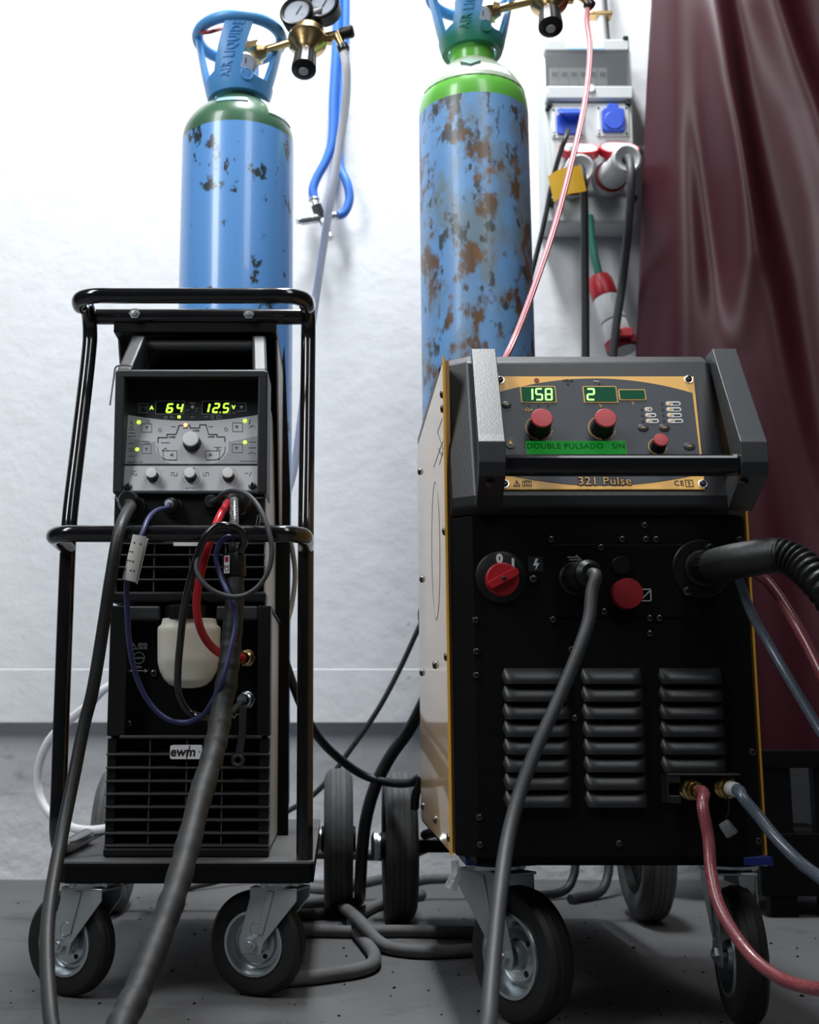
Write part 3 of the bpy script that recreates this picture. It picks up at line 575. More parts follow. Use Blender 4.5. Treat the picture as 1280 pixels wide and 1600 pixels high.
# ================================================================== WHEELS
def caster(parent, ctr, ang, rad, wid, koff, ztop, plate, hasblue, rimf=0.60):
    """swivel caster: ang = rolling direction from +Y (degrees), koff = kingpin offset along it"""
    a = R(ang); rl = V(sin(a), cos(a), 0); axl = V(cos(a), -sin(a), 0)      # axl points right
    fw = Fr(ctr, rl, Z)                                                     # normal = rl x Z = axl-ish
    n = fw.n; hw = wid/2
    top = ztop-ctr.z; fk = MB(); fx = hw+0.006; pth = 0.008 if hasblue else 0.0; top -= pth
    kw = rad*(0.56 if hasblue else 0.50)
    for s in (-1, 1):
        poly = [(-0.016, -0.014), (0.016, -0.014), (0.020, 0.004), (koff+kw, top-0.030), (koff+kw, top-0.014), (koff-kw, top-0.014), (koff-kw, top-0.030), (-0.021, 0.004)]
        if koff > 0: poly = [(-0.014, -0.016), (0.014, -0.016), (0.022, 0.0), (koff+kw, top-0.036), (koff+kw, top-0.014), (koff-kw*0.9, top-0.014), (koff-kw*0.9, top-0.04), (-0.018, 0.0)]
        fk.prism(fw, poly, s*fx-0.0015, s*fx+0.0015)
        fk.prism(fw, [(koff*0.45-0.004, rad*0.2), (koff*0.45+0.004, rad*0.2), (koff*0.9+0.006, top-0.018), (koff*0.9-0.006, top-0.018)], s*(fx+0.0015), s*(fx+0.004))
    fk.prism(fw, rrect(koff-kw, 0, koff+kw, 0.001, 0.0004, 1), -fx, fx) if False else None
    fk.boxf(fw, koff-kw, top-0.017, koff+kw*0.95, top-0.013, -fx-0.0015, fx+0.0015)
    f = fk.build('caster', M['zinc'], parent, bevel=0.001)
    f2 = Fr(ctr+rl*koff+Z*0, X, Yv)
    MB().lathe([(rad*0.42, top-0.013), (rad*0.46, top-0.010), (rad*0.46, top-0.006), (rad*0.36, top-0.004)], f2, 24).build('swivel_bearing', M['steel'], f)
    top += pth; mp = MB(); ps = plate; mp.box(ctr+rl*koff+V(-ps, -ps, top-(0.011 if hasblue else 0.005)), ctr+rl*koff+V(ps, ps, top)); mp.build('mount_plate', M['blue_plate'] if hasblue else M['zinc'], f, bevel=0.001)
    fxr = Fr(ctr, rl, Z)
    prof = [(rad*rimf, -hw*0.86), (rad*0.80, -hw*0.98), (rad*0.90, -hw*0.90), (rad*0.965, -hw*0.66), (rad*0.985, -hw*0.30), (rad, -hw*0.28), (rad, hw*0.28), (rad*0.985, hw*0.30), (rad*0.965, hw*0.66), (rad*0.90, hw*0.90), (rad*0.80, hw*0.98), (rad*rimf, hw*0.86)]
    tm = MB(); tm.lathe(prof+[prof[0]], fxr, 56, False, False); ti = tm.build('tyre', M['tyre'], f, smooth=30)
    rm = MB(); pr = []
    for s in (-1, 1):
        q = [(rad*(rimf+0.03), s*hw*0.88), (rad*(rimf+0.02), s*hw*1.0), (rad*(rimf-0.03), s*hw*1.0), (rad*(rimf-0.06), s*hw*0.70), (rad*(rimf-0.12), s*hw*0.02), (rad*0.42, s*hw*0.06), (rad*0.38, s*hw*0.30), (rad*0.24, s*hw*0.34), (rad*0.20, s*hw*0.92), (rad*0.05, s*hw*0.92)]
        rm.lathe(q, fxr, 48, False, True)
    r_ = rm.build('rim', M['steel'], f, smooth=30)
    hb = MB()
    for k in range(5):
        t_ = 2*pi*k/5+0.3; q = fxr.p(cos(t_)*rad*0.40, sin(t_)*rad*0.40, 0)
        hb.cyl(q-n*hw*0.33, q+n*hw*0.33, rad*0.045, None, 10)
    hb.build('rim_hole', M['void'], r_) if False else None
    if True:
        for k in range(4):
            t_ = 2*pi*k/4+0.9
            for s in (-1, 1):
                q = Fr(fxr.p(cos(t_)*rad*0.31, sin(t_)*rad*0.31, s*hw*0.32), rl, Z); mbh = MB(); mbh.prism(q, disc(0, 0, rad*0.05, n=10), -0.0004, 0.0004*s+0.0004); mbh.build('rim_hole', M['void'], r_)
    ax_ = MB(); ax_.cyl(ctr-n*(fx+0.004), ctr+n*(fx+0.004), 0.006, None, 12); ax_.build('axle', M['steel'], f)
    for s in (-1, 1):
        fr_ = axis_frame(ctr+n*s*(fx+0.0015), n*s); put('axle_bolt', HEX, fr_, 0, 0, 0.011, f)
    pt = fw
    for dx in (-0.8, 0.8):
        for dy in (-0.8, 0.8):
            q = ctr+rl*koff+V(dx*ps, dy*ps, top-0.005); put('mount_bolt', HEX, axis_frame(q, V(0, 0, -1)), 0, 0, 0.0085, f)
    # stamped ring mark on the fork cheek facing outwards
    fl = Fr(fw.p(koff*0.25, rad*0.30, -fx-0.0015), -rl, Z); MB().torus(fl, 0.010, 0.0009, 20, 5).build('stamped_mark', M['steel'], f)
    return f
def rear_wheel(parent, ctr, rad, wid):
    fr = axis_frame(ctr, V(-1, 0, 0)); hw = wid/2
    pr = [(rad*0.62, -hw*0.8), (rad*0.72, -hw*0.95), (rad*0.86, -hw*0.98), (rad*0.95, -hw*0.80), (rad*0.985, -hw*0.58), (rad*0.978, -hw*0.54), (rad*0.996, -hw*0.50), (rad, -hw*0.2), (rad*0.988, -hw*0.17), (rad*0.988, -hw*0.11), (rad, -hw*0.08), (rad, hw*0.08), (rad*0.988, hw*0.11), (rad*0.988, hw*0.17), (rad, hw*0.2), (rad*0.996, hw*0.50), (rad*0.978, hw*0.54), (rad*0.985, hw*0.58), (rad*0.95, hw*0.80), (rad*0.86, hw*0.98), (rad*0.72, hw*0.95), (rad*0.62, hw*0.8)]
    w = MB().lathe(pr+[pr[0]], fr, 64, False, False).build('rear_wheel', M['tyre_grey'], parent, smooth=30)
    rm = MB()
    for s in (-1, 1): rm.lathe([(rad*0.65, s*hw*0.8), (rad*0.60, s*hw*0.86), (rad*0.55, s*hw*0.4), (rad*0.2, s*hw*0.4), (rad*0.18, s*hw*1.2), (rad*0.05, s*hw*1.2)], fr, 40, False, True)
    rm.build('rim', M['black_metal'], w)
    MB().lathe([(0.024, hw*1.15), (0.024, hw*1.15+0.006), (0.030, hw*1.15+0.006), (0.030, hw*1.15+0.014), (0.020, hw*1.15+0.020)], fr, 24).build('hub_nut', M['steel'], w)
    return w

# ================================================================== LARGER WELDER (right)
RY = 1.62; RX0, RX1 = W(711, 1340, RY).x, W(1206, 1340, RY).x
RZB = zat(1340, RY); RZL = zat(806, RY); RBK = 2.22
mig = thing('mig_welder', 'large black welder with orange side panel and red knobs on casters', 'welding machine', ((RX0+RX1)/2, RY+0.3, 0))
CH, CD = 0.030, 0.020          # corner chamfer: width, depth
def loft(mb, secs, closed=True):
    n = len(secs[0]); b = len(mb.v)
    for s in secs: mb.v += [Vector(q) for q in s]
    for i in range(len(secs)-1):
        for k in range(n if closed else n-1):
            k2 = (k+1) % n; mb.f.append((b+i*n+k, b+i*n+k2, b+(i+1)*n+k2, b+(i+1)*n+k))
    mb.f.append(tuple(b+k for k in range(n))); mb.f.append(tuple(b+(len(secs)-1)*n+k for k in range(n))[::-1]); return mb
def section(x, prof, dy): return [(x, y+dy if i < nfront else y, z) for i, (y, z) in enumerate(prof)]
prof = [(RY, RZB), (RY, RZL), (RY+0.10, RZL), (RY+0.10, RZB)]; nfront = 2
mb = loft(MB(), [section(RX0+0.004, prof, CD), section(RX0+CH, prof, 0), section(RX1-CH, prof, 0), section(RX1-0.004, prof, CD)])
mb.build('front_panel', M['black_metal'], mig, smooth=0, bevel=0.0015)
zc0, zc1, ztop = zat(774, 1.604), zat(566, 1.672), zat(559, 1.70)
prof = [(RY, RZL+0.0005), (1.604, RZL+0.010), (1.604, zc0), (1.672, zc1), (1.695, ztop), (1.76, ztop), (1.76, RZL+0.0005)]; nfront = 5
mb = loft(MB(), [section(RX0+0.003, prof, CD+0.004), section(RX0+CH+0.004, prof, 0), section(RX1-CH-0.004, prof, 0), section(RX1-0.003, prof, CD+0.004)])
mb.build('console', M['console'], mig, smooth=0, bevel=0.003)
zst = ztop-0.014
mb = MB(); mb.box((RX0+0.006, RY+0.07, RZB), (RX1-0.006, RBK-0.004, zst-0.002)); mb.build('inner_case', M['black_metal'], mig, smooth=0)
mb = MB(); mb.box((RX0-0.001, 1.742, zst), (RX1+0.001, RBK, ztop+0.001)); mb.build('top_cover', M['console'], mig, smooth=0, bevel=0.003)
for xa, xb, s in ((RX0-0.002, RX0+0.006, -1), (RX1-0.006, RX1+0.002, 1)):
    mb = MB(); mb.box((xa, RY+CD+0.014, RZB+0.002), (xb, RBK-0.002, zst-0.004)); sp = mb.build('side_panel', M['orange'], mig, smooth=0)
    mb = MB(); xo = RX0-0.0035 if s < 0 else RX1+0.0005
    mb.box((xo, RY+CD+0.006, RZB), (xo+0.003, RY+CD+0.0155, zst)); mb.build('edge_trim', M['trim'], sp, smooth=0)
    if s < 0:
        fs_ = Fr((xa, 0, 0), V(0, -1, 0), Z)      # outward normal -X
        fs_ = Fr((xa, 0, 0), V(0, -1, 0), Z)
        for px, py in ((693, 616), (694, 638), (699, 826), (702, 1025), (706, 1311), (681, 1039), (660, 1051), (682, 1281), (662, 1260), (657, 737), (660, 905)):
            a, b_ = fs_.at(px, py)
            a = min(max(a, -(RBK-0.012)), -(RY+CD+0.018)); put('screw', SCREW, fs_, a, b_, 0.0062, sp)
        q = fs_.at(681, 860); el = MB(); outline(el, fs_, disc(q[0], q[1], 0.075, 0.105, 36), 0.0012, 0, 0.0005); el.build('oval_emblem', M['grey_print'], sp, smooth=0)
        sl = MB()
        for ln in (((691, 655), (684, 675), (692, 700), (692, 710)), ((692, 690), (678, 730)), ((692, 706), (687, 726)), ((685, 700), (691, 712))): outline(sl, fs_, [fs_.at(*p) for p in ln], 0.0018, 0, 0.0004, closed=False)
        o = sl.build('side_print', M['grey_print'], sp, smooth=0); o['kind'] = 'stuff'
# control plate on the sloping console
PR = Fr((0, 1.604, zc0), X, V(0, 1.672-1.604, zc1-zc0))
def pr(px, py): return PR.at(px, py)
c4 = [pr(783, 766), pr(1101, 766), pr(1083, 590), pr(778, 590)]
plate = MB().prism(PR, c4, 0.0, 0.003).build('control_plate', M['amber'], mig, smooth=0)
arc = []
for k in range(25): x = 779.5+(1081-779.5)*k/24; s = (x-930)/151; arc.append(pr(x, 593.5+22*s*s+(0.6*s)))
low = []
for k in range(25): x = 1096-(1096-785)*k/24; s = (x-940)/156; low.append(pr(x, 760.5-19*s*s))
MB().prism(PR, arc+low, 0.003, 0.0036).build('slate_field', M['slate'], plate, smooth=0)
for px, py in ((781, 596), (1075, 595), (788, 758), (1097, 758)):
    a, b_ = pr(px, py); mb = MB(); mb.prism(PR, disc(a, b_, 0.0062), 0.003, 0.0042); mb.build('washer', M['chrome'], plate); put('screw', SCREW, PR, a, b_, 0.0048, plate, 0.0042)
def rect_px(fr, x0, y0, x1, y1): a, b_ = fr.at(x0, y1); c, d = fr.at(x1, y0); return a, b_, c, d
def panelbox(name, fr, x0, y0, x1, y1, c0, c1, m, parent, r=0.001):
    a, b_, c, d = rect_px(fr, x0, y0, x1, y1); return MB().prism(fr, rrect(a, b_, c, d, r, 2), c0, c1).build(name, M[m], parent, smooth=0)
SEG = {'0': 'abcdef', '1': 'bc', '2': 'abged', '3': 'abgcd', '4': 'fgbc', '5': 'afgcd', '6': 'afgedc', '8': 'abcdefg'}
def seg7(fr, ch, a, b, w, h, c, sl=0.15, th=0.17):
    mb = MB(); t = w*th*1.25; g = t*0.18
    def P(x, y): return (a+x+sl*y, b+y)
    bars = {'a': (t*.6, h-t, w-t*.6, h), 'g': (t*.6, h/2-t/2, w-t*.6, h/2+t/2), 'd': (t*.6, 0, w-t*.6, t), 'f': (0, h/2+g, t, h-t*.5), 'b': (w-t, h/2+g, w, h-t*.5), 'e': (0, t*.5, t, h/2-g), 'c': (w-t, t*.5, w, h/2-g)}
    for s in SEG[ch]:
        x0, y0, x1, y1 = bars[s]; mb.prism(fr, [P(x0, y0), P(x1, y0), P(x1, y1), P(x0, y1)], c, c+0.0004)
    return mb
for x0, y0, x1, y1 in ((814, 606, 867, 632), (912, 606, 962, 632), (967, 611, 1007, 628)):
    fr_ = panelbox('display_bezel', PR, x0, y0, x1, y1, 0.0036, 0.0046, 'amber_print', plate, 0.002)
    panelbox('display_window', PR, x0+1.6, y0+1.6, x1-1.6, y1-1.6, 0.0046, 0.0052, 'lcd', fr_)
def digits(fr, chars, parent, m, c, sl=0.12, th=0.17):
    for ch, x0, y0, x1, y1 in chars:
        a, b_, a2, b2 = rect_px(fr, x0, y0, x1, y1); seg7(fr, ch, a, b_, a2-a, b2-b_, c, sl, th).build('digit', M[m], parent, smooth=0)
digits(PR, [('1', 820, 610, 831, 629), ('5', 836, 610, 846, 629), ('8', 851, 610, 861, 629), ('2', 916, 610, 927, 629)], plate, 'dig_green', 0.0053, 0.06)
fr_ = panelbox('screen_bezel', PR, 821, 690, 978, 720, 0.0036, 0.0046, 'grey_plastic', plate, 0.002)
scr = panelbox('screen', PR, 823, 692, 976, 718, 0.0046, 0.0052, 'lcd_back', fr_)
a, b_ = pr(899, 700.5); text('screen_text', 'DOUBLE PULSADO   SIN', 0.0118, PR, a, b_, M['lcd_text'], fr_, c=0.0054, extr=0.0001, space=1.06)
def knob(fr, px, py, r, L, mcap, parent, capr=0.86, nm='knob', mbody='black_plastic', flute=True):
    a, b_ = fr.at(px, py); n = 40; fk = Fr(fr.p(a, b_, 0.003), fr.ux, fr.uy); mb = MB(); vs = []; fs = []
    pf = [(r*1.05, 0), (r*1.05, L*0.12), (r, L*0.16), (r*0.95, L*0.9), (r*0.90, L)]
    for rr, h in pf:
        for k in range(n):
            q = rr*(0.95 if flute and k % 4 == 0 and h > L*0.14 else 1); t_ = 2*pi*k/n; vs.append(fk.p(q*cos(t_), q*sin(t_), h))
    for i in range(len(pf)-1):
        for k in range(n): fs.append((i*n+k, i*n+(k+1) % n, (i+1)*n+(k+1) % n, (i+1)*n+k))
    fs.append(tuple((len(pf)-1)*n+k for k in range(n))); mb.add(vs, fs); o = mb.build(nm, M[mbody], parent)
    MB().lathe([(r*capr, L-0.001), (r*capr, L+0.0012), (r*capr*0.93, L+0.0022), (r*capr*0.5, L+0.0026), (0.0001, L+0.0026)], fk, 32, False, False).build('knob_cap', M[mcap], o)
    return o
knob(PR, 842, 672, 0.0150, 0.027, 'red_cap', plate, 0.99); knob(PR, 940, 672, 0.0150, 0.027, 'red_cap', plate, 0.99); knob(PR, 1027, 701, 0.0100, 0.019, 'red_cap', plate, 0.99)
for px, py, r in ((842, 671, 0.0185), (940, 671, 0.0185), (1027, 700, 0.0125)):
    a, b_ = pr(px, py); mb = MB()
    for s0, s1 in ((115, 195), (200, 262), (278, 345)):
        pts = [(a+r*cos(R(s0+(s1-s0)*k/8)), b_+r*sin(R(s0+(s1-s0)*k/8))) for k in range(9)]; outline(mb, PR, pts, 0.0011, 0.0036, 0.0041, closed=False)
    mb.build('dial_scale', M['amber_print'], plate, smooth=0)
for px, py, ra, rb in ((791, 635, 0.0068, 0.0058), (1004, 671, 0.0078, 0.0060), (1037, 671, 0.0078, 0.0060), (1076, 700, 0.0085, 0.0062)):
    a, b_ = pr(px, py); o = MB().lathe([(1, 0), (0.96, 0.5), (0.75, 0.9), (0.0, 1.0)], Fr(PR.p(a, b_, 0.0036), PR.ux*1, PR.uy), 24, False, False)
    o.v = [PR.p(a, b_, 0.0036)+PR.ux*((q-PR.p(a, b_, 0.0036)).dot(PR.ux)*ra)+PR.uy*((q-PR.p(a, b_, 0.0036)).dot(PR.uy)*rb)+PR.n*((q-PR.p(a, b_, 0.0036)).dot(PR.n)*0.0018) for q in o.v]
    bt = o.build('push_button', M['grey_plastic'], plate)
    mb = MB(); mb.boxf(PR, a-0.0028, b_-0.0006, a+0.0028, b_+0.0006, 0.0054, 0.0058); mb.build('button_mark', M['amber_print'], bt, smooth=0)
a, b_ = pr(797, 694); MB().prism(PR, rrect(a-0.0065, b_-0.009, a+0.0065, b_+0.009, 0.006), 0.0036, 0.0050).build('push_button', M['grey_plastic'], plate, smooth=0)
MB().prism(PR, [(a-0.003, b_-0.003), (a+0.003, b_-0.003), (a, b_+0.004)], 0.0050, 0.0055).build('warning_mark', M['amber_print'], plate, smooth=0)
for px, py in ((826, 636), (841, 636), (856, 636), (887, 602), (936, 602), (1002, 642), (1003, 651), (1004, 660), (1034, 633), (1035, 642), (1036, 651), (1037, 660)):
    a, b_ = pr(px, py); MB().prism(PR, disc(a, b_, 0.0019, n=12), 0.0036, 0.0042).build('indicator', M['black_print'], plate, smooth=0)
for x0, x1, y in ((1007, 1018, 642), (1008, 1024, 651), (1009, 1028, 660), (1040, 1062, 633), (1041, 1063, 642), (1042, 1064, 651), (1043, 1066, 660)):
    o = panelbox('mode_pill', PR, x0, y-3.4, x1, y+3.4, 0.0036, 0.0041, 'white_print', plate, 0.0027)
    m_ = (x0*2+x1)/3; a, b_, c, d = rect_px(PR, x0+2, y-2, m_+2, y+2); MB().prism(PR, [(a, b_), (a+(c-a)*0.5, b_), (c, d), (a+(c-a)*0.5, d)], 0.0041, 0.0044).build('mode_mark', M['amber_print'], o, smooth=0)
    panelbox('mode_mark', PR, m_+3, y-1, x1-2, y+1.6, 0.0041, 0.0044, 'black_print', o, 0.0002)
a, b_ = pr(887, 597); text('print', 'HOLD', 0.0055, PR, a, b_, M['black_print'], plate, c=0.0040)
a, b_ = pr(938, 637); text('print', 'V', 0.0080, PR, a, b_, M['amber_print'], plate, c=0.0040)
mb = MB(); a, b_ = pr(824, 643); outline(mb, PR, disc(a, b_, 0.0024, 0.0034, 14), 0.0007, 0.0038, 0.0042); mb.boxf(PR, a-0.007, b_-0.0004, a+0.007, b_+0.0004, 0.0038, 0.0042); mb.boxf(PR, a+0.0056, b_-0.0022, a+0.0063, b_+0.0022, 0.0038, 0.0042); mb.build('current_symbol', M['amber_print'], plate, smooth=0)
a, b_ = pr(989, 633); text('print', 'T:', 0.0075, PR, a, b_, M['amber_print'], plate, c=0.0040)
a, b_ = pr(838, 596.5); MB().prism(PR, disc(a, b_, 0.0036, n=8), 0.0037, 0.0042).build('stop_mark', M['red_dark'], plate, smooth=0)
a, b_ = pr(931, 598); text('print', '~', 0.014, PR, a, b_, M['white_print'], plate, c=0.0040)
a, b_ = pr(944, 754.5); text('model_lettering', '321 Pulse', 0.0172, PR, a, b_, M['black_print'], plate, c=0.0040, bold=0.0009, space=1.08); text('model_lettering', '321 Pulse', 0.0172, PR, a, b_, M['amber_print'], plate, c=0.0046, bold=-0.0001, space=1.08)
a, b_ = pr(1060, 757); text('print', 'CE', 0.0105, PR, a, b_, M['black_print'], plate, c=0.0034, space=1.15)
a, b_, c, d = rect_px(PR, 1071, 752, 1081, 762); mb = MB(); outline(mb, PR, [(a, b_), (c, b_), (c, d), (a, d)], 0.0007, 0.0034, 0.0039); mb.build('print_box', M['black_print'], plate, smooth=0); text('print', 'S', 0.008, PR, (a+c)/2, (b_+d)/2, M['black_print'], plate, c=0.0034)
a, b_ = pr(807, 757); mb = MB(); outline(mb, PR, [(a-0.0045, b_-0.004), (a+0.0045, b_-0.004), (a, b_+0.0045)], 0.0007, 0.0032, 0.0038); mb.boxf(PR, a-0.0004, b_-0.0024, a+0.0004, b_+0.0016, 0.0032, 0.0038); mb.build('warning_mark', M['black_print'], plate, smooth=0)
a, b_ = pr(823, 757); mb = MB(); outline(mb, PR, [(a-0.006, b_-0.004), (a, b_-0.003), (a+0.006, b_-0.004), (a+0.006, b_+0.003), (a, b_+0.004), (a-0.006, b_+0.003)], 0.0007, 0.0032, 0.0038)
for k in (-0.003, 0, 0.003): mb.boxf(PR, a+k-0.0004, b_-0.0035, a+k+0.0004, b_+0.0035, 0.0032, 0.0038)
mb.build('manual_mark', M['black_print'], plate, smooth=0)
# handle
hb_y = 1.502; zb0, zb1 = zat(738, hb_y), zat(707, hb_y); hx0, hx1 = W(748, 720, hb_y).x, W(1199, 700, hb_y).x
def arm(x0, x1, sh):
    fa = Fr((x1, 0, 0), V(0, -1, 0), Z)           # a = -Y ; normal = -X : c from 0 to (x1-x0)
    zA = zat(553, 1.69); z690 = zat(690, hb_y); zD = zat(798, 1.606)
    out = [(-1.735, zA-0.005), (-1.70, zA), (-1.655, zA-0.003), (-1.512, z690+0.012), (-1.500, z690), (-1.497, zb0+0.012), (-1.508, zb0-0.004), (-1.610, zD)]
    inn = [(-1.625, zD+0.038), (-1.560, zb0+0.022), (-1.552, zb0+0.040), (-1.560, z690-0.012), (-1.668, zA-0.036), (-1.735, zA-0.040)]
    m_ = MB().prism(fa, out+inn, 0, x1-x0)
    for q in m_.v: q.x += (q.y-1.5)*sh
    return m_
hl = arm(hx0, hx0+0.034, 0.075).build('handle_arm', M['grey_plastic'], mig, smooth=0, bevel=0.006, bseg=3)
hr = arm(hx1-0.034, hx1, 0.13).build('handle_arm', M['grey_plastic'], mig, smooth=0, bevel=0.006, bseg=3)
for h_, xx, s in ((hl, hx0+0.030, 0), (hr, hx1-0.030, 0)):
    fq = front(1.53, xx, 0)
mb = MB(); mb.box((hx0+0.030, 1.506, zb0), (hx1-0.030, 1.534, zb1)); mb.build('handle_bar', M['black_gloss'], mig, smooth=0, bevel=0.006, bseg=3)
for px, py in ((768, 748), (1167, 748)):
    f_ = front(1.508); a, b_ = f_.at(px, py); put('handle_screw', SCREW, Fr(f_.p(a, b_, 0), X, V(0, 0.3, 1)), 0, 0, 0.006, mig, -0.012)
# lower front details
FR = front(RY)
def fr_at(px, py): return FR.at(px, py)
a, b_, c, d = rect_px(FR, 861, 851, 1092, 965); MB().prism(FR, rrect(a, b_, c, d, 0.004), 0.0, 0.0022).build('connector_plate', M['black_metal'], mig, smooth=0, bevel=0.0008)
for px, py in ((861, 843), (938, 856), (972, 843), (1007, 821), (1009, 843), (1025, 843), (743, 969), (744, 1018), (744, 1055), (864, 968), (943, 956), (1015, 966), (1030, 966), (1015, 990), (893, 1015), (1156, 843), (898, 1122), (749, 1277), (750, 1320), (967, 1318), (1175, 1175), (1184, 1314)):
    a, b_ = fr_at(px, py); put('screw', SCREW, FR, a, b_, 0.0048, mig, 0.0022 if 861 < px < 1090 and 851 < py < 965 else 0)
a, b_ = fr_at(783, 902); sw = MB().lathe([(0.0345, 0), (0.0345, 0.003), (0.033, 0.0042)], Fr(FR.p(a, b_, 0), X, Z), 40).build('main_switch', M['black_plastic'], mig)
sk = MB(); sf = Fr(FR.p(a+0.0002, b_-0.004, 0.004), V(cos(R(28)), 0, sin(R(28))), V(-sin(R(28)), 0, cos(R(28)))); sk.lathe([(0.0225, 0), (0.0225, 0.009), (0.021, 0.011)], sf, 36); sk.prism(sf, rrect(-0.022, -0.0055, 0.022, 0.0055, 0.004), 0.010, 0.022)
k_ = sk.build('switch_knob', M['red'], sw, bevel=0.0008); put('knob_screw', SCREW, sf, 0, 0, 0.003, sw, 0.0218)
q = fr_at(780, 874); text('switch_print', '0', 0.0165, FR, q[0], q[1], M['white_print'], sw, c=0.0043, bold=0.0009); q = fr_at(801, 881); text('switch_print', 'I', 0.0165, FR, q[0], q[1], M['white_print'], sw, c=0.0043, bold=0.0008)
lp = panelbox('hazard_label', FR, 826, 870, 848, 893, 0, 0.001, 'panel_dark', mig)
bolt = [fr_at(*p) for p in ((837, 873), (841, 873), (838, 880), (843, 880), (836, 892), (838, 884), (833, 884))]; MB().prism(FR, bolt, 0.001, 0.0015).build('lightning_mark', M['white_print'], lp, smooth=0)
a, b_ = fr_at(833, 905); put('indicator_lamp', SCREW, FR, a, b_, 0.0058, mig)
# earth socket with clamp symbol
mk = MB(); 
for p0, p1 in (((887, 871), (902, 871)), ((890, 875), (904, 875)), ((900, 868), (908, 876))):
    outline(mk, FR, [fr_at(*p0), fr_at(*p1)], 0.0012, 0.0022, 0.0028, closed=False)
mk.build('clamp_symbol', M['white_print'], mig, smooth=0)
a, b_ = fr_at(897, 905); es = MB().lathe([(0.022, 0.002), (0.022, 0.012), (0.019, 0.014), (0.010, 0.014)], Fr(FR.p(a, b_), X, Z), 28).build('earth_socket', M['black_plastic'], mig)
a, b_ = fr_at(970, 884); MB().lathe([(0.0125, 0.002), (0.0125, 0.005), (0.0115, 0.006)], Fr(FR.p(a, b_), X, Z), 28).build('blank_plug', M['black_plastic'], mig)
a, b_ = fr_at(977, 929); MB().lathe([(0.019, 0.002), (0.0205, 0.004), (0.0205, 0.016), (0.0195, 0.018), (0.012, 0.0185)], Fr(FR.p(a, b_), X, Z), 36).build('red_dust_cap', M['red_dark'], mig)
a, b_, c, d = rect_px(FR, 1001, 921, 1016, 939); mb = MB(); outline(mb, FR, [(a, b_), (c, b_), (c, d), (a, d)], 0.0011, 0.0022, 0.0028); outline(mb, FR, [(a+0.002, b_+0.003), (c-0.002, d-0.003)], 0.0011, 0.0022, 0.0028, closed=False); mb.build('socket_symbol', M['white_print'], mig, smooth=0)
# torch flange
a, b_ = fr_at(1095, 889); tf = MB().lathe([(0.039, 0.002), (0.039, 0.0045), (0.0375, 0.006), (0.024, 0.0065), (0.024, 0.012), (0.021, 0.014)], Fr(FR.p(a, b_), X, Z), 48).build('torch_flange', M['black_plastic'], mig)
for px, py in ((1107, 858), (1072, 925)):
    q = fr_at(px, py); put('flange_screw', SCREW, FR, q[0], q[1], 0.0068, tf, 0.006)
# louvres
def louver_mesh(w, h, dep):
    mb = MB(); nu, nv = 26, 10; r = h*0.9
    def S(u, v):
        x = (u-.5)*w; e = max(0.0, abs(x)-(w/2-r))/r; k = math.sqrt(max(0, 1-e*e))
        t_ = v*1.0; y = h*(1-t_) if True else 0
        d = dep*k*math.sin(min(1, (1-y/h)*1.12+0.0)*pi/2)**0.8 if y < h else 0
        return V(x, y*k if False else (y if k > 0 else h*0.5), d if v < 0.999 else d)
    def T(u, v):
        if v <= 0.9: return S(u, v/0.9)
        q = S(u, 1.0); f = (v-0.9)/0.1; return V(q.x, q.y+h*0.10*f, q.z*(1-f)-0.0005)
    mb.grid(T, nu, nv); me = mb.mesh('louver', 50); me.materials.append(M['grille'])
    return me
M['grille'] = mat('black_louver_steel', (0.016, 0.0165, 0.018), 0.40, vary=0.25, vscale=20, bump=0.04, bscale=300)
colx = ((784, 890, 787, 894), (907, 1004, 912, 1014), (1028, 1129, 1032, 1140))
for ci, (xa, xb, xa2, xb2) in enumerate(colx):
    nrow = 8 if ci < 2 else 6; me = None
    for k in range(nrow):
        yt = 1044+27.4*k; yb_ = yt+25; f_ = k/7; xl = xa+(xa2-xa)*f_; xr = xb+(xb2-xb)*f_
        a, b_, c, d = rect_px(FR, xl, yt, xr, yb_)
        if me is None: me = louver_mesh(c-a, d-b_, 0.012)
        link(me, 'louver', None, mig, FR.m((a+c)/2, b_, 0.0))
# coolant bracket
br = MB(); q0 = fr_at(1032, 1207); q1 = fr_at(1145, 1207); q2 = fr_at(1032, 1253)
br.boxf(FR, q0[0], q0[1]-0.003, q1[0], q0[1], 0, 0.030); br.boxf(FR, q0[0], q2[1], q0[0]+0.0025, q0[1], 0, 0.030); br.boxf(FR, q0[0], q2[1], q0[0]+0.018, q2[1]+0.012, 0.0, 0.0025); br.boxf(FR, q0[0], q0[1]-0.012, q0[0]+0.018, q0[1], 0.026, 0.0285); br.boxf(FR, q0[0], q2[1], q0[0]+0.018, q2[1]+0.010, 0.026, 0.0285)
br.build('coolant_bracket', M['grille'], mig, smooth=0, bevel=0.001)
COUP = []
for px, py in ((1072, 1231), (1127, 1229)):
    q = fr_at(px, py); n_ = V(0.18, -1, -0.06); ff = axis_frame(FR.p(q[0], q[1], 0.004), n_); o = MB(); o.lathe([(0.012, -0.012), (0.012, 0.004), (0.0135, 0.005), (0.0135, 0.016), (0.011, 0.018), (0.011, 0.024)], ff, 24); ob = o.build('coolant_coupling', M['brass'], mig)
    for h in (0.007, 0.010, 0.013): MB().torus(Fr(ff.p(0, 0, h), ff.ux, ff.uy), 0.0135, 0.0008, 24, 5).build('knurl_ring', M['brass'], ob)
    MB().lathe([(0.0085, 0.022), (0.0095, 0.024), (0.0095, 0.036), (0.0085, 0.038)], ff, 20).build('hose_ferrule', M['grey_plug'] if px > 1100 else M['brass'], ob)
    COUP.append((ff.p(0, 0, 0.030), n_.normalized()))
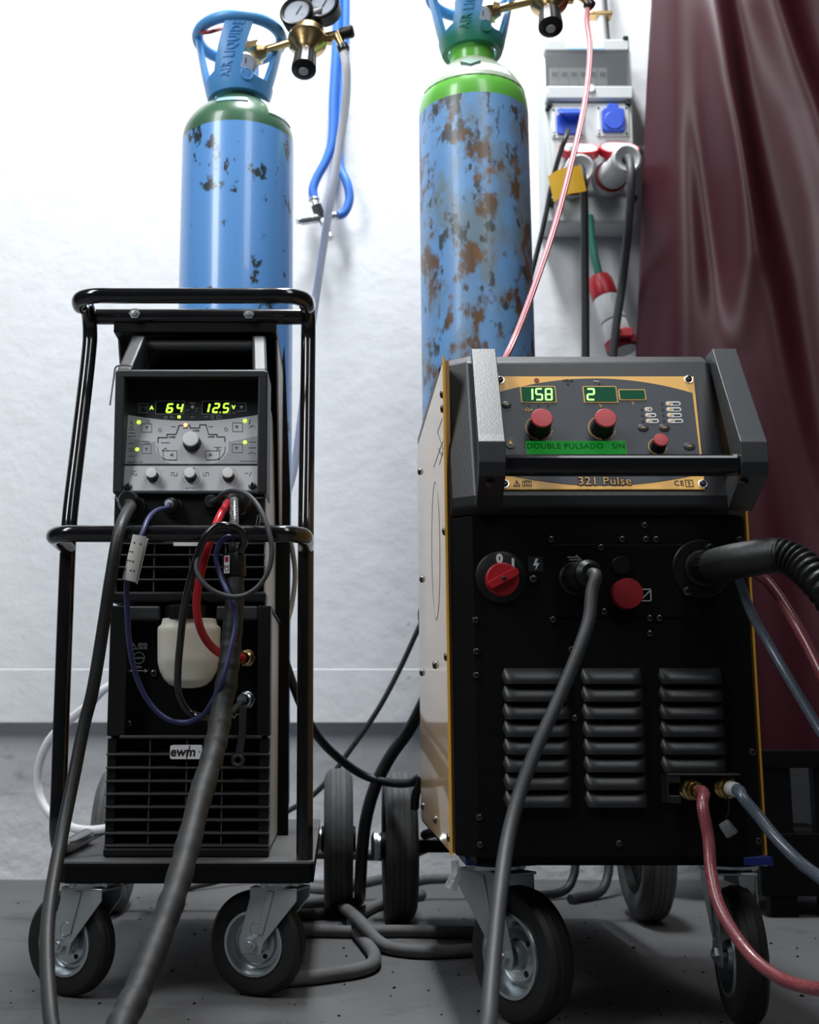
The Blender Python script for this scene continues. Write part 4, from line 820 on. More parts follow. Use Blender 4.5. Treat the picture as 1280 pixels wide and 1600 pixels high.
# rear carriage: tray, axle, wheels
RTY = 2.58
mb = MB(); mb.box((RX0+0.03, RY+0.02, RZB-0.012), (RX1-0.03, RBK, RZB)); mb.build('base_plate', M['black_metal'], mig, smooth=0)
mb = MB(); mb.box((CB[0]-0.115, RBK-0.05, 0.195), (CB[0]+0.22, RTY+0.03, 0.21)); mb.build('cylinder_tray', M['black_metal'], mig, smooth=0, bevel=0.002)
mb = MB(); mb.tube([(RX0+0.03, RBK-0.30, RZB-0.006), (RX0+0.03, RBK, RZB-0.02), (RX0+0.03, RTY, 0.17)], 0.010, 10, spline=False); mb.tube([(RX1-0.03, RBK-0.30, RZB-0.006), (RX1-0.03, RBK, RZB-0.02), (RX1-0.03, RTY, 0.17)], 0.010, 10, spline=False); mb.build('tray_rail', M['black_metal'], mig)
wl, wr = W(624, 1316, RTY).x, W(1016, 1316, RTY).x-0.012
mb = MB(); mb.box((wl, RTY-0.012, 0.148-0.012), (wr, RTY+0.012, 0.148+0.012)); mb.build('axle', M['black_metal'], mig, smooth=0)
for x in (wl, wr): rear_wheel(mig, V(x, RTY, 0.148), 0.148, 0.066)
caster(mig, V(W(815, 1490, 1.735).x, 1.735, 0.0905), -32, 0.0905, 0.046, 0.050, RZB-0.012, 0.048, True)
caster(mig, V(W(1156, 1485, 1.735).x, 1.735, 0.0905), 5, 0.0905, 0.042, 0.046, RZB-0.012, 0.048, True)

# ------------------------------------------------------------------ cables of the larger welder
a, b_ = fr_at(897, 905)
t = thing('earth_cable', 'thick grey cable plugged low in the larger welder and falling to the floor', 'cable', G(762, 1600, 0.0))
pf = axis_frame(FR.p(a, b_, 0.012), V(0.22, -1, 0.02)); pl = MB(); pl.lathe([(0.0195, 0), (0.0205, 0.006), (0.0205, 0.022), (0.018, 0.026), (0.0165, 0.034), (0.0185, 0.036), (0.0185, 0.044), (0.013, 0.050)], pf, 28); pl.prism(pf, disc(0, 0, 0.0215, n=8), 0.004, 0.018); pl.build('plug', M['black_plastic'], t)
MB().tube([pf.p(0, 0, 0.040), pf.p(0.002, -0.004, 0.058), W(925, 925, 1.545), W(921, 965, 1.535), W(905, 1015, 1.52), W(872, 1095, 1.50), W(838, 1170, 1.47), W(812, 1240, 1.44), W(794, 1310, 1.40), W(781, 1400, 1.33), W(771, 1500, 1.26), W(764, 1590, 1.19), W(757, 1680, 1.10), V(0.13, 0.95, 0.012), V(0.10, 0.75, 0.010)], 0.0083, 14).build('cable', M['rubber_grey'], t)
# torch lead
fa = fr_at(1095, 889); p0 = FR.p(fa[0], fa[1], 0.012)
t = thing('torch_lead', 'black corrugated torch hose leaving the larger welder to the right', 'hose', p0)
p1 = W(1120, 884, 1.575); p2 = W(1150, 877, 1.535); p3 = W(1205, 868, 1.50)
mb = MB(); mb.tube([p0, p1], lambda s: 0.0205+0.001*s, 24, spline=False); o = mb.build('connector_collar', M['black_plastic'], t)
for k in range(12):
    a_ = 2*pi*k/12; ff = axis_frame(p0+(p1-p0)*0.3, p1-p0); q0_ = ff.p(0.0205*cos(a_), 0.0205*sin(a_), 0); MB().tube([q0_, q0_+(p1-p0)*0.65], 0.0016, 6, spline=False).build('grip_rib', M['black_plastic'], o)
MB().tube([p1-(p1-p0)*0.15, p1, p2, p3, W(1222, 867, 1.49)], lambda s: 0.0225+0.0015*sin(s*3)-0.002*s, 24).build('rubber_sleeve', M['rubber'], t)
hp = catmull([W(1205, 868, 1.50), W(1222, 868, 1.49), W(1248, 880, 1.475), W(1275, 905, 1.455), W(1310, 950, 1.43), W(1360, 1040, 1.40), W(1420, 1180, 1.37), V(0.72, 1.33, 0.10), V(0.85, 1.25, 0.024), V(1.1, 1.15, 0.022)], 26)
n_ = len(hp); MB().tube(hp, lambda s: 0.0182+0.0036*abs(sin(s*n_*0.40)), 22, spline=False).build('corrugated_hose', M['black_plastic'], t)
tag(MB().tube([W(1165, 885, 1.56), W(1195, 905, 1.56), W(1212, 925, 1.55), W(1232, 955, 1.53), W(1258, 1000, 1.50), W(1283, 1050, 1.47), W(1320, 1130, 1.43), V(0.68, 1.36, 0.12), V(0.78, 1.18, 0.010), V(1.0, 1.05, 0.008)], 0.0068, 12).build('coolant_hose', M['braid_red']), 'short red braided hose under the corrugated torch hose', 'hose')
tag(MB().tube([W(1150, 890, 1.57), W(1163, 930, 1.57), W(1178, 965, 1.565), W(1198, 1000, 1.555), W(1230, 1055, 1.53), W(1275, 1130, 1.50), W(1330, 1220, 1.46), V(0.68, 1.42, 0.10), V(0.80, 1.38, 0.010), V(1.05, 1.33, 0.008)], 0.0062, 12).build('coolant_hose', M['braid_blue']), 'blue braided hose hanging beside the red one under the torch hose', 'hose')
(c0, n0), (c1, n1) = COUP
tag(MB().tube([c0, c0+n0*0.016, W(1098, 1260, 1.55), W(1107, 1310, 1.54), W(1111, 1360, 1.525), W(1122, 1410, 1.50), W(1145, 1455, 1.47), W(1180, 1500, 1.43), W(1222, 1530, 1.39), W(1262, 1543, 1.35), W(1330, 1560, 1.28), V(0.62, 1.10, 0.012), V(0.75, 0.95, 0.009)], 0.0074, 14).build('coolant_hose', M['braid_red']), 'long red braided hose curving from the left brass coupling past the caster', 'hose')
tag(MB().tube([c1, c1+n1*0.016, W(1160, 1245, 1.56), W(1185, 1275, 1.55), W(1215, 1312, 1.53), W(1250, 1347, 1.50), W(1290, 1378, 1.46), W(1350, 1440, 1.42), V(0.72, 1.42, 0.02), V(0.95, 1.48, 0.009)], 0.0074, 14).build('coolant_hose', M['braid_blue']), 'grey-blue braided hose leaving the right brass coupling', 'hose')
t = thing('coupling_cap', 'small grey rubber cap dangling under the right brass coupling', 'cap', W(1138, 1302, 1.59))
MB().tube([W(1136, 1240, 1.60), W(1139, 1262, 1.59), W(1133, 1282, 1.59)], 0.0012, 6).build('tether', M['black_plastic'], t)
MB().lathe([(0.006, 0), (0.0075, 0.002), (0.0085, 0.018), (0.006, 0.020)], axis_frame(W(1130, 1284, 1.59), V(0.5, -0.2, -0.8)), 16).build('cap_body', M['grey_box_dark'], t)
t = thing('tie_bag', 'crumpled clear plastic wrap hanging by the orange side panel foot', 'plastic wrap', W(712, 1395, 1.65))
MB().tube([W(711, 1345, 1.645), W(713, 1362, 1.645), W(708, 1378, 1.64), W(704, 1388, 1.64)], lambda s: 0.005+0.004*s, 7).build('wrap', M['wrap'], t)

# black stand added to fill the black area right of the larger welder
t = thing('added_black_stand', 'black stand added to fill the black area below the maroon curtain', 'stand', G(1240, 1385, 0)+V(0, -0.2, 0))
SY = 2.62
for x0, x1, y0, y1 in ((1195, 1238, 1175, 1420), (1274, 1330, 1175, 1420)):
    p = W(x0, 1250, SY); q = W(x1, y0, SY); q.x = W(x1, 1250, SY).x; MB().box((p.x, SY, 0), (q.x, SY+0.03, q.z)).build('stand_post', M['black_metal'], t, smooth=0, bevel=0.002)
p = W(1190, 1400, SY); q = W(1330, 1302, SY); MB().box((p.x, SY-0.005, max(0.0, p.z)), (q.x, SY+0.25, q.z)).build('stand_shelf', M['black_metal'], t, smooth=0, bevel=0.002)
p = W(1190, 1200, SY); q = W(1330, 1172, SY); MB().box((p.x, SY-0.005, p.z), (q.x, SY+0.02, q.z)).build('stand_rail', M['black_metal'], t, smooth=0, bevel=0.002)

# ================================================================== CART (left)
PY0, PY1 = 1.850, 2.60                      # deck front and rear
DX0, DX1 = W(80, 1350, PY0).x, W(491, 1350, PY0).x
DZ = zat(1346, PY0); DZB = zat(1381, PY0)
cart = thing('welding_cart', 'black tubular trolley on silver casters carrying the smaller welder', 'trolley', ((DX0+DX1)/2, PY0+0.3, 0))
mb = MB(); mb.prism(Fr((0, 0, DZ), X, Yv), [(DX0, PY0+0.02), (DX0+0.02, PY0), (DX1-0.005, PY0), (DX1, PY0+0.006), (DX1, PY1), (DX0, PY1)], -0.004, 0); dk = mb.build('deck', M['deck'] if 'deck' in M else M['black_metal'], cart, smooth=0, bevel=0.001)
M['deck'] = mat('dusty_deck_paint', (0.10, 0.10, 0.102), 0.6, vary=0.25, vscale=14, bump=0.05, bscale=80); dk.data.materials.clear(); dk.data.materials.append(M['deck'])
mb = MB(); mb.prism(Fr((0, 0, DZ), X, Yv), [(DX0+0.001, PY0+0.021), (DX0+0.021, PY0+0.001), (DX1-0.006, PY0+0.001), (DX1-0.006, PY0+0.016), (DX0+0.03, PY0+0.016), (DX0+0.016, PY0+0.03), (DX0+0.016, PY1), (DX0+0.001, PY1)], DZB-DZ, -0.004); mb.build('deck_skirt', M['black_metal'], cart, smooth=0, bevel=0.002)
mb = MB(); mb.box((DX1-0.016, PY0+0.016, DZB), (DX1-0.001, PY1, DZ-0.004)); mb.build('deck_skirt', M['black_metal'], cart, smooth=0)
tr = 0.0125; UY = 1.875
ux0, ux1 = W(97, 1100, UY).x, W(477, 1100, UY).x
zk = zat(845, UY); zu = zat(512, 1.985); UYT = 1.985
zlp = zat(462, 1.857); LPY = 1.857
lp = [V(ux0, PY0+0.25, DZ+tr), V(ux0, UY+0.07, DZ+tr), V(ux0, UY+0.02, DZ+tr+0.006), V(ux0, UY+0.002, DZ+0.04), V(ux0, UY, DZ+0.10), V(ux0, UY, zk-0.03), V(ux0, UY+0.004, zk+0.03)]
fr_l = [V(ux0, UYT-0.006, zu-0.05), V(ux0, UYT, zu-0.015), V(ux0, UYT-0.012, zu+0.014), V(ux0, UYT-0.05, zu+0.028), V(ux0, LPY+0.045, zlp-0.002), V(ux0+0.006, LPY+0.016, zlp), V(ux0+0.028, LPY+0.001, zlp), V(ux0+0.07, LPY, zlp)]
mir = lambda P: [V(ux1-(q.x-ux0), q.y, q.z) for q in P][::-1]
lp_r = [V(ux1, UY+0.004, zk+0.03), V(ux1, UY, zk-0.03), V(ux1, UY, DZ+0.06), V(ux1, UY, DZ)]
path = lp+[V(ux0, UY+(UYT-UY)*0.5, zk+(zu-zk)*0.48)]+fr_l
MB().tube(path, tr, 16, 6).build('frame_tube', M['black_gloss'], cart)
path = mir(fr_l)+[V(ux1, UY+(UYT-UY)*0.5, zk+(zu-zk)*0.48)]+lp_r
MB().tube(path, tr, 16, 6).build('frame_tube', M['black_gloss'], cart)
MB().tube([V(ux0+0.068, LPY, zlp), V(ux1-0.068, LPY, zlp)], tr, 16, spline=False).build('push_handle', M['black_gloss'], cart)
zc_ = zat(495, UYT); MB().tube([V(ux0, UYT, zc_), V(ux1, UYT, zc_)], 0.0135, 16, spline=False).build('cross_bar', M['black_gloss'], cart)
for px, py in ((211, 491), (389, 492)):
    q = W(px, py, UYT-0.013); put('dome_bolt', HEX, axis_frame(q, V(0, -1, 0)), 0, 0, 0.0095, cart)
# front guard hoop
GY = 1.752; zg_ = zat(834, GY); g0, g1 = ux0, ux1
gp = [V(g0, UY, zg_-0.004), V(g0-0.001, GY+0.05, zg_), V(g0+0.004, GY+0.018, zg_), V(g0+0.024, GY, zg_), V(g0+0.06, GY, zg_), V((g0+g1)/2, GY, zg_), V(g1-0.06, GY, zg_), V(g1-0.024, GY, zg_), V(g1-0.004, GY+0.018, zg_), V(g1+0.001, GY+0.05, zg_), V(g1, UY, zg_-0.004)]
MB().tube(gp, tr, 16, 8).build('guard_hoop', M['black_gloss'], cart)
# bracket over the power source and back plate
TX0, TX1 = W(176, 780, 1.90).x, W(418, 780, 1.90).x
zt_ = zat(506, 1.985); zt2 = zat(521, 1.985)
bxa, bxb = W(178, 512, 1.98).x, W(432, 512, 1.98).x
mb = MB(); mb.box((bxa, 1.978, zt2), (bxb, 2.245, zt_)); mb.build('top_bracket', M['black_metal'], cart, smooth=0, bevel=0.001)
bpr = W(453, 900, 2.25).x; mb = MB(); mb.prism(front(2.256), [(bxa+0.01, DZ), (bpr, DZ), (bpr, zat(770, 2.25)), (bxb+0.002, zat(540, 2.25)), (bxb-0.004, zt_), (bxa+0.01, zt_)], 0, 0.010); mb.build('back_plate', M['black_metal'], cart, smooth=0)
for xx in (bxa, bxb-0.003):
    mb = MB(); fa = Fr((xx+0.003, 0, 0), V(0, -1, 0), Z); mb.prism(fa, [(-2.02, zt2), (-2.245, zt2), (-2.245, zt2-0.30), (-2.20, zt2-0.30)], 0, 0.003); mb.build('gusset', M['side_grey'], cart, smooth=0)
RAX = 2.70
mb = MB(); mb.box((W(180, 1315, RAX).x, RAX-0.012, 0.138), (W(529, 1315, RAX).x, RAX+0.012, 0.162)); mb.build('axle', M['black_metal'], cart, smooth=0)
mb = MB(); mb.box((DX0+0.03, PY1-0.05, 0.150), (DX0+0.06, RAX+0.01, DZB)); mb.box((DX1-0.05, PY1-0.05, 0.150), (DX1-0.02, RAX+0.01, DZB)); mb.build('axle_bracket', M['black_metal'], cart, smooth=0)
for px in (180, 529): rear_wheel(cart, V(W(px, 1315, RAX).x, RAX, 0.150), 0.150, 0.062)
caster(cart, V(W(111, 1482, 1.908).x, 1.908, 0.0765), -62, 0.0765, 0.036, -0.036, DZB+0.005, 0.030, False)
caster(cart, V(W(403, 1482, 1.908).x, 1.908, 0.0765), -68, 0.0765, 0.036, -0.036, DZB+0.005, 0.030, False)

# ================================================================== COOLING UNIT (lower left)
CYF = 1.90; FC = front(CYF); CBK = 2.235
cool = thing('cooling_unit', 'black water cooling unit with white tank under the smaller welder', 'cooling unit', ((TX0+TX1)/2, 2.05, DZ))
kx0, kx1 = W(161, 1330, CYF).x, W(420, 1330, CYF).x; kz0 = DZ+0.001; kz1 = zat(946, CYF); kz_m = zat(1150, CYF)
mb = MB(); mb.box((kx0+0.010, CYF+0.035, kz0), (kx1-0.010, CBK, kz1-0.002)); mb.build('inner_case', M['void'], cool, smooth=0)
for s, xx in ((-1, kx0+0.003), (1, kx1-0.006)):
    mb = MB(); mb.box((xx, CYF+0.018, kz0+0.004), (xx+0.003, CBK, kz1)); mb.build('side_cover', M['side_grey'], cool, smooth=0, bevel=0.0008)
mb = MB(); mb.box((kx0, CYF+0.02, kz1-0.004), (kx1, CBK, kz1)); mb.build('top_sheet', M['black_metal'], cool, smooth=0)
def fc(px, py): return FC.at(px, py)
# surround of the recessed connection field
for nm, r in (('left_post', (kx0, kz_m, kx0+0.028, kz1)), ('right_post', (kx1-0.020, kz_m, kx1, kz1))):
    mb = MB(); mb.boxf(FC, *r, -0.045, 0); mb.build('frame_post', M['black_plastic'], cool, smooth=0, bevel=0.002)
ta = fc(250, 950)[0]; tb = fc(338, 950)[0]; zt5 = fc(0, 975)[1]
for x0, x1 in ((kx0+0.028, ta), (tb, kx1-0.020)):
    mb = MB(); mb.boxf(FC, x0, zt5+0.006, x1, kz1, -0.045, 0); mb.build('frame_head', M['visor'], cool, smooth=0, bevel=0.004)
mb = MB(); mb.boxf(FC, kx0+0.02, kz_m-0.004, kx1-0.012, kz_m+0.001, -0.045, 0.002); mb.build('frame_sill', M['slat'], cool, smooth=0, bevel=0.0015)
fp_ = front(CYF+0.034); mb = MB(); mb.boxf(fp_, kx0+0.02, kz_m, kx1-0.015, kz1-0.004, -0.004, 0); mb.build('recess_panel', M['black_metal'], cool, smooth=0)
# tank
tk = thing.__call__ if False else None
ctx = W(295, 1000, CYF).x
def tank_pt(u, v):
    # u around, v bottom..top ; flattened rounded bottle
    zb5 = zat(1075, CYF); ztp = zat(967, CYF); h = ztp-zb5
    wtab = [(0, 0.008), (0.015, 0.020), (0.05, 0.029), (0.12, 0.037), (0.24, 0.0440), (0.36, 0.0475), (0.60, 0.0484), (0.84, 0.0490), (0.88, 0.0485), (0.90, 0.044), (1.0, 0.0415)]
    w_ = lin(wtab, v); dd = lin([(0, 0.01), (0.1, 0.022), (0.4, 0.030), (0.86, 0.030), (0.90, 0.027), (1, 0.026)], v)
    t_ = 2*pi*u; c_, s_ = cos(t_), sin(t_); p_ = 0.72
    return V(ctx+w_*math.copysign(abs(c_)**p_, c_), CYF+0.004+dd*math.copysign(abs(s_)**p_, s_), zb5+h*v)
vs = []; fs = []; nv, nu = 30, 48
for j in range(nv+1):
    for i in range(nu): vs.append(tank_pt(i/nu, (j/nv)**1.25))
for j in range(nv):
    for i in range(nu): fs.append((j*nu+i, j*nu+(i+1) % nu, (j+1)*nu+(i+1) % nu, (j+1)*nu+i))
fs.append(tuple(range(nu))); fs.append(tuple(nv*nu+i for i in range(nu))); mb = MB(); mb.add(vs, fs); tank = mb.build('water_tank', M['tank'], cool, smooth=35)
ff = Fr((ctx-0.004, CYF+0.006, zat(967, CYF)), X, Yv); mb = MB(); n = 40; vs = []; fs = []
for r, h in ((0.0345, -0.002), (0.0345, 0.018), (0.030, 0.021), (0.001, 0.021)):
    for k in range(n): rr = r*(1 if k % 4 < 2 or r < 0.034 else 0.95); vs.append(ff.p(rr*cos(2*pi*k/n), rr*sin(2*pi*k/n), h))
for i in range(3):
    for k in range(n): fs.append((i*n+k, i*n+(k+1) % n, (i+1)*n+(k+1) % n, (i+1)*n+k))
mb.add(vs, fs); mb.build('tank_cap', M['black_plastic'], tank)
# printed symbols
mk = MB(); P = lambda x, y: fp_.at(x, y)
outline(mk, fp_, [P(207, 1014), P(214, 1014), P(208, 1005)], 0.0009, 0, 0.0005)
for x in (217, 220, 223, 226, 229): outline(mk, fp_, [P(x, 1006), P(x, 1014)], 0.0012, 0, 0.0005, closed=False)
outline(mk, fp_, [P(216, 1007), P(219, 1004.5), P(223, 1006.5), P(227, 1004.5), P(230, 1007)], 0.0010, 0, 0.0005, closed=False)
a, b_ = P(217, 1028); outline(mk, fp_, disc(a, b_, 0.0088, n=24), 0.0013, 0, 0.0005)
outline(mk, fp_, [P(209+k*2, 1028+(1.2 if k % 2 else -1)) for k in range(9)], 0.0012, 0, 0.0005, closed=False)
outline(mk, fp_, [P(206, 1048), P(227, 1048)], 0.0012, 0, 0.0005, closed=False); mk.prism(fp_, [P(226, 1045), P(231, 1048), P(226, 1051)], 0, 0.0005); mk.prism(fp_, [P(208, 1045), P(203, 1048), P(208, 1051)], 0, 0.0005)
outline(mk, fp_, [P(362, 1118), P(366, 1122), P(370, 1115), P(373, 1117)], 0.0009, 0, 0.0005, closed=False)
mk.build('printed_symbols', M['white_print'], cool, smooth=0)
a, b_ = P(216, 1042); text('print', 'min', 0.0075, fp_, a, b_, M['white_print'], cool, c=0.0004)
for px, py in ((241, 1052), (201, 1131)):
    a, b_ = fp_.at(px, py); put('screw', SCREW, fp_, a, b_, 0.006, cool)
CPL = []
for px, py, m_ in ((388, 1028, 'brass'), (388, 1093, 'steel')):
    a, b_ = fp_.at(px, py); f5 = axis_frame(fp_.p(a, b_, 0), V(-0.35, -1, -0.04)); o = MB().lathe([(0.013, -0.004), (0.013, 0.006), (0.0115, 0.007), (0.0115, 0.014), (0.009, 0.016), (0.008, 0.026)], f5, 24).build('coolant_coupling', M[m_], cool); MB().prism(f5, disc(0, 0, 0.0145, n=6), 0, 0.006).build('coupling_nut', M['steel'], o); CPL.append(f5)
# lower grille
SLG = []
def slat(fr, x0, x1, z, dep, parent, th=0.0028, lip=0.010):
    fs_ = Fr((0, 0, 0), X, Z); mb = MB()
    # thin blade tilted down to the front
    mb.prism(Fr((x1, 0, z), V(0, -1, 0), Z), [(-(fr.o.y), 0), (-(fr.o.y), th), (-(fr.o.y+dep), th+0.004), (-(fr.o.y+dep), 0.004)], 0, x1-x0)
    return mb.build('slat', M['slat'], parent, smooth=0, bevel=0.0008)
for py in (1179, 1200, 1221, 1241, 1261.5, 1282, 1302.5, 1322):
    slat(FC, kx0, kx1, zat(py+1.5, CYF), 0.034, cool)
for px in (232, 290, 346):
    x = W(px, 1250, CYF).x; mb = MB(); mb.box((x-0.001, CYF+0.003, kz0+0.004), (x+0.001, CYF+0.034, kz_m-0.006)); mb.build('grille_rib', M['slat'], cool, smooth=0)
for x0, x1 in ((kx0+0.001, kx0+0.014), (kx1-0.016, kx1-0.001)):
    mb = MB(); mb.box((x0, CYF+0.006, kz0), (x1, CYF+0.04, kz_m-0.004)); mb.build('grille_side', M['black_plastic'], cool, smooth=0)
mb = MB(); mb.boxf(FC, kx0, kz0, kx1, kz0+0.013, -0.04, 0.002); mb.build('grille_foot', M['black_plastic'], cool, smooth=0, bevel=0.003)
a, b_, c, d = rect_px(FC, 266, 1164, 316, 1186); bd = MB().prism(FC, rrect(a, b_, c, d, 0.003), -0.01, 0.0035).build('badge', M['sticker'], cool, smooth=0)
q = fc(286, 1175); text('badge_lettering', 'ewm', 0.0195, FC, q[0], q[1], M['black_print'], bd, c=0.0037, bold=0.0005, shear=0.12, space=1.02)
mk = MB(); outline(mk, FC, [fc(297, 1165.5), fc(292, 1184.5)], 0.0013, 0.0036, 0.0042, closed=False); mk.build('badge_stroke', M['black_print'], bd, smooth=0)
q = fc(312, 1174); text('badge_lettering', 'o', 0.005, FC, q[0], q[1], M['black_print'], bd, c=0.0037)
# spanner hanging on the lower coupling
t = thing('spanner', 'flat dark spanner hanging from the lower coolant coupling', 'spanner', W(371, 1198, 1.885))
f6 = Fr(W(381, 1100, 1.888), X, Z); mb = MB(); A = [f6.at(374, 1104), f6.at(386, 1104), f6.at(384, 1150), f6.at(380, 1178), f6.at(368, 1178), f6.at(373, 1150)]; mb.prism(f6, A, 0, 0.004); mb.build('shaft', M['visor'], t, smooth=0, bevel=0.0008)
c6 = f6.at(372, 1188); MB().torus(Fr(f6.p(c6[0], c6[1], 0.002), X, Z), 0.0075, 0.0035, 20, 8).build('ring_end', M['visor'], t)

# ================================================================== SMALLER WELDER (upper left)
tig = thing('tig_welder', 'compact welder with green digits and grey knob panel on the trolley', 'welding machine', ((TX0+TX1)/2, 2.05, kz1))
tz0 = zat(941, CYF); tzm = zat(772, CYF); tzv = zat(577, 1.885)
TBK = 2.235
mb = MB(); mb.box((TX0+0.010, CYF+0.04, tz0), (TX1-0.010, TBK, tzm+0.001)); mb.box((TX0+0.008, CYF+0.075, tzm), (TX1-0.008, TBK, tzv-0.012)); mb.build('inner_case', M['black_metal'], tig, smooth=0)
for s, xx in ((-1, TX0+0.003), (1, TX1-0.006)):
    mb = MB(); mb.prism(Fr((xx+0.003, 0, 0), V(0, -1, 0), Z), [(-(CYF+0.02), tz0), (-(CYF+0.02), tzm), (-(CYF+0.03), tzv-0.06), (-(CYF+0.10), tzv-0.03), (-TBK, tzv-0.03), (-TBK, tz0)], 0, 0.003); mb.build('side_cover', M['side_grey'], tig, smooth=0, bevel=0.0008)
# visor frame
PLY0, PLY1 = 1.903, 1.935; pz0 = zat(769, PLY0); pz1 = zat(600, PLY1)
PL = Fr((0, PLY0, pz0), X, V(0, PLY1-PLY0, pz1-pz0))
vx0, vx1 = W(179, 640, 1.888).x, W(418, 640, 1.888).x; iw = 0.0155
fv = Fr((0, 0, 0), V(0, -1, 0), Z)
def side_prof(): return [(-1.892, tzm), (-1.884, tzv-0.004), (-1.888, tzv), (-1.99, tzv+0.004), (-1.99, tzm)]
for x0, x1 in ((vx0, vx0+iw), (vx1-iw, vx1)):
    mb = MB(); mb.prism(Fr((x1, 0, 0), V(0, -1, 0), Z), side_prof(), 0, x1-x0); mb.build('visor_cheek', M['visor'], tig, smooth=0, bevel=0.003)
zvt = zat(589, 1.886)
mb = MB(); mb.prism(Fr((vx1-0.004, 0, 0), V(0, -1, 0), Z), [(-1.884, zvt), (-1.884, tzv-0.003), (-1.888, tzv), (-1.975, tzv+0.003), (-1.975, zvt+0.014)], 0, vx1-vx0-0.008); mb.build('visor_hood', M['visor'], tig, smooth=0, bevel=0.003)
mb = MB(); mb.boxf(front(1.893), vx0+0.002, tzm-0.001, vx1-0.002, tzm+0.004, -0.05, 0); mb.build('visor_sill', M['visor'], tig, smooth=0, bevel=0.0015)
# carry handle above the hood
zhb = zat(527, 1.985); 
for s, xa, xb in ((0, vx0+0.001, vx0+0.024), (1, vx1-0.024, vx1-0.001)):
    mb = MB(); fh = Fr((xb, 0, 0), V(0, -1, 0), Z); mb.prism(fh, [(-1.888, tzv), (-1.975, zhb), (-2.02, zhb+0.002), (-2.02, zhb-0.03), (-1.94, tzv-0.006)], 0, xb-xa)
    for q in mb.v:
        q.x += (1 if s == 0 else -1)*max(0, q.y-1.89)*0.09
    mb.build('handle_arm', M['visor'], tig, smooth=0, bevel=0.004)
mb = MB(); mb.tube([V(vx0+0.012, 2.0, zhb-0.012), V(vx1-0.012, 2.0, zhb-0.012)], 0.012, 12, spline=False); mb.build('carry_handle', M['visor'], tig)
# control panel
def pl(px, py): return PL.at(px, py)
a0, _ = vx0+iw-0.001, 0; a1 = vx1-iw+0.001; ztop_p = pl(300, 592)[1]
panel = MB().prism(PL, [(a0, 0), (a1, 0), (a1, ztop_p), (a0, ztop_p)], -0.004, 0).build('control_panel', M['panel_dark'], tig, smooth=0)
def poly_px(name, pts, c0, c1, m, parent, fr=PL): return MB().prism(fr, [fr.at(*p) for p in pts], c0, c1).build(name, M[m], parent, smooth=0)
top = [(198+207*k/20, 648+10.0*(1-((k-10)/10)**2)) for k in range(21)]
poly_px('silver_field', [(193.5, 725)]+top+[(403.5, 725)], 0.0, 0.0006, 'panel_light', panel)
poly_px('grey_field', [(194, 725), (196, 684), (238, 691), (243, 690), (243, 705), (252, 718), (268, 725)], 0.0006, 0.0009, 'panel_mid', panel)
poly_px('grey_field', [(403.5, 725), (403, 681), (362, 690), (357, 690), (357, 705), (348, 718), (332, 725)], 0.0006, 0.0009, 'panel_mid', panel)
lowp = poly_px('knob_strip', [(193, 767), (195, 728.5), (403.5, 728.5), (404.5, 767)], 0.0, 0.0016, 'panel_light', panel)
for x0, x1 in ((243, 288), (315.5, 360)):
    mb = MB(); a, b_, c, d = rect_px(PL, x0, 627, x1, 647); outline(mb, PL, [(a, b_), (c, b_), (c, d), (a, d)], 0.0006, 0.0, 0.0005); mb.build('display_outline', M['panel_mid'], panel, smooth=0)
    panelbox('display_window', PL, x0+1, 628, x1-1, 646, 0.0, 0.0003, 'lens_dark', panel, 0.001)
digits(PL, [('6', 258.5, 630.5, 270, 645.5), ('4', 274, 630.5, 285, 645.5), ('2', 331, 630, 342, 645.5), ('5', 346.5, 630, 357, 645.5), ('1', 314.5, 630, 327, 645.5)], panel, 'dig_lime', 0.0006, 0.16, 0.2)
a, b_ = pl(344.2, 644.6); MB().prism(PL, disc(a, b_, 0.0010, n=10), 0.0006, 0.001).build('decimal_point', M['dig_lime'], panel, smooth=0)
a, b_ = pl(237, 637.5); text('lit_letter', 'A', 0.0085, PL, a, b_, M['dig_lime'], panel, c=0.0006, bold=0.0004)
a, b_ = pl(365, 637); text('lit_letter', 'V', 0.0085, PL, a, b_, M['dig_lime'], panel, c=0.0006, bold=0.0004)
panelbox('lit_mark', PL, 277.5, 649.5, 282.5, 654, 0.0007, 0.001, 'dig_lime', panel, 0.0003)
a, b_ = pl(301, 630); text('print', 'Hold', 0.0045, PL, a, b_, M['panel_light'], panel, c=0.0006)
a, b_ = pl(301, 636); MB().prism(PL, disc(a, b_, 0.0028, n=14), 0, 0.0008).build('indicator', M['panel_light'], panel, smooth=0)
def ink(name, lines, m, parent, w=0.0007, c=0.0009, fr=PL):
    if name == 'print': name = 'printed_symbols'
    mb = MB()
    for ln in lines: outline(mb, fr, [fr.at(*p) for p in ln], w, c, c+0.0004, closed=False)
    o = mb.build(name, M[m], parent, smooth=0)
    if name == 'printed_symbols': o['kind'] = 'stuff'
    return o
def rr_px(x0, y0, x1, y1): return [(x0, y0), (x1, y0), (x1, y1), (x0, y1), (x0, y0)]
ink('print', [rr_px(217, 631, 231, 645), [(220, 641), (220, 636), (224, 636)], [(226, 636), (229, 636)], [(227.5, 636), (227.5, 641)], [(371, 630), (384, 630), (385, 642), (371, 643)], rr_px(257, 651, 261, 654.5), [(267, 654), (267, 650), (272, 654)], [(298, 652), (304, 652)], [(319, 652), (325, 651)], rr_px(330, 650, 334, 654), rr_px(339, 650, 345, 654), [(307, 643), (307, 638), (310, 638)], [(291, 641), (295, 641)], [(363, 628), (368, 627)], [(363, 645), (368, 645)]], 'panel_mid', panel, 0.0007, 0.0003)
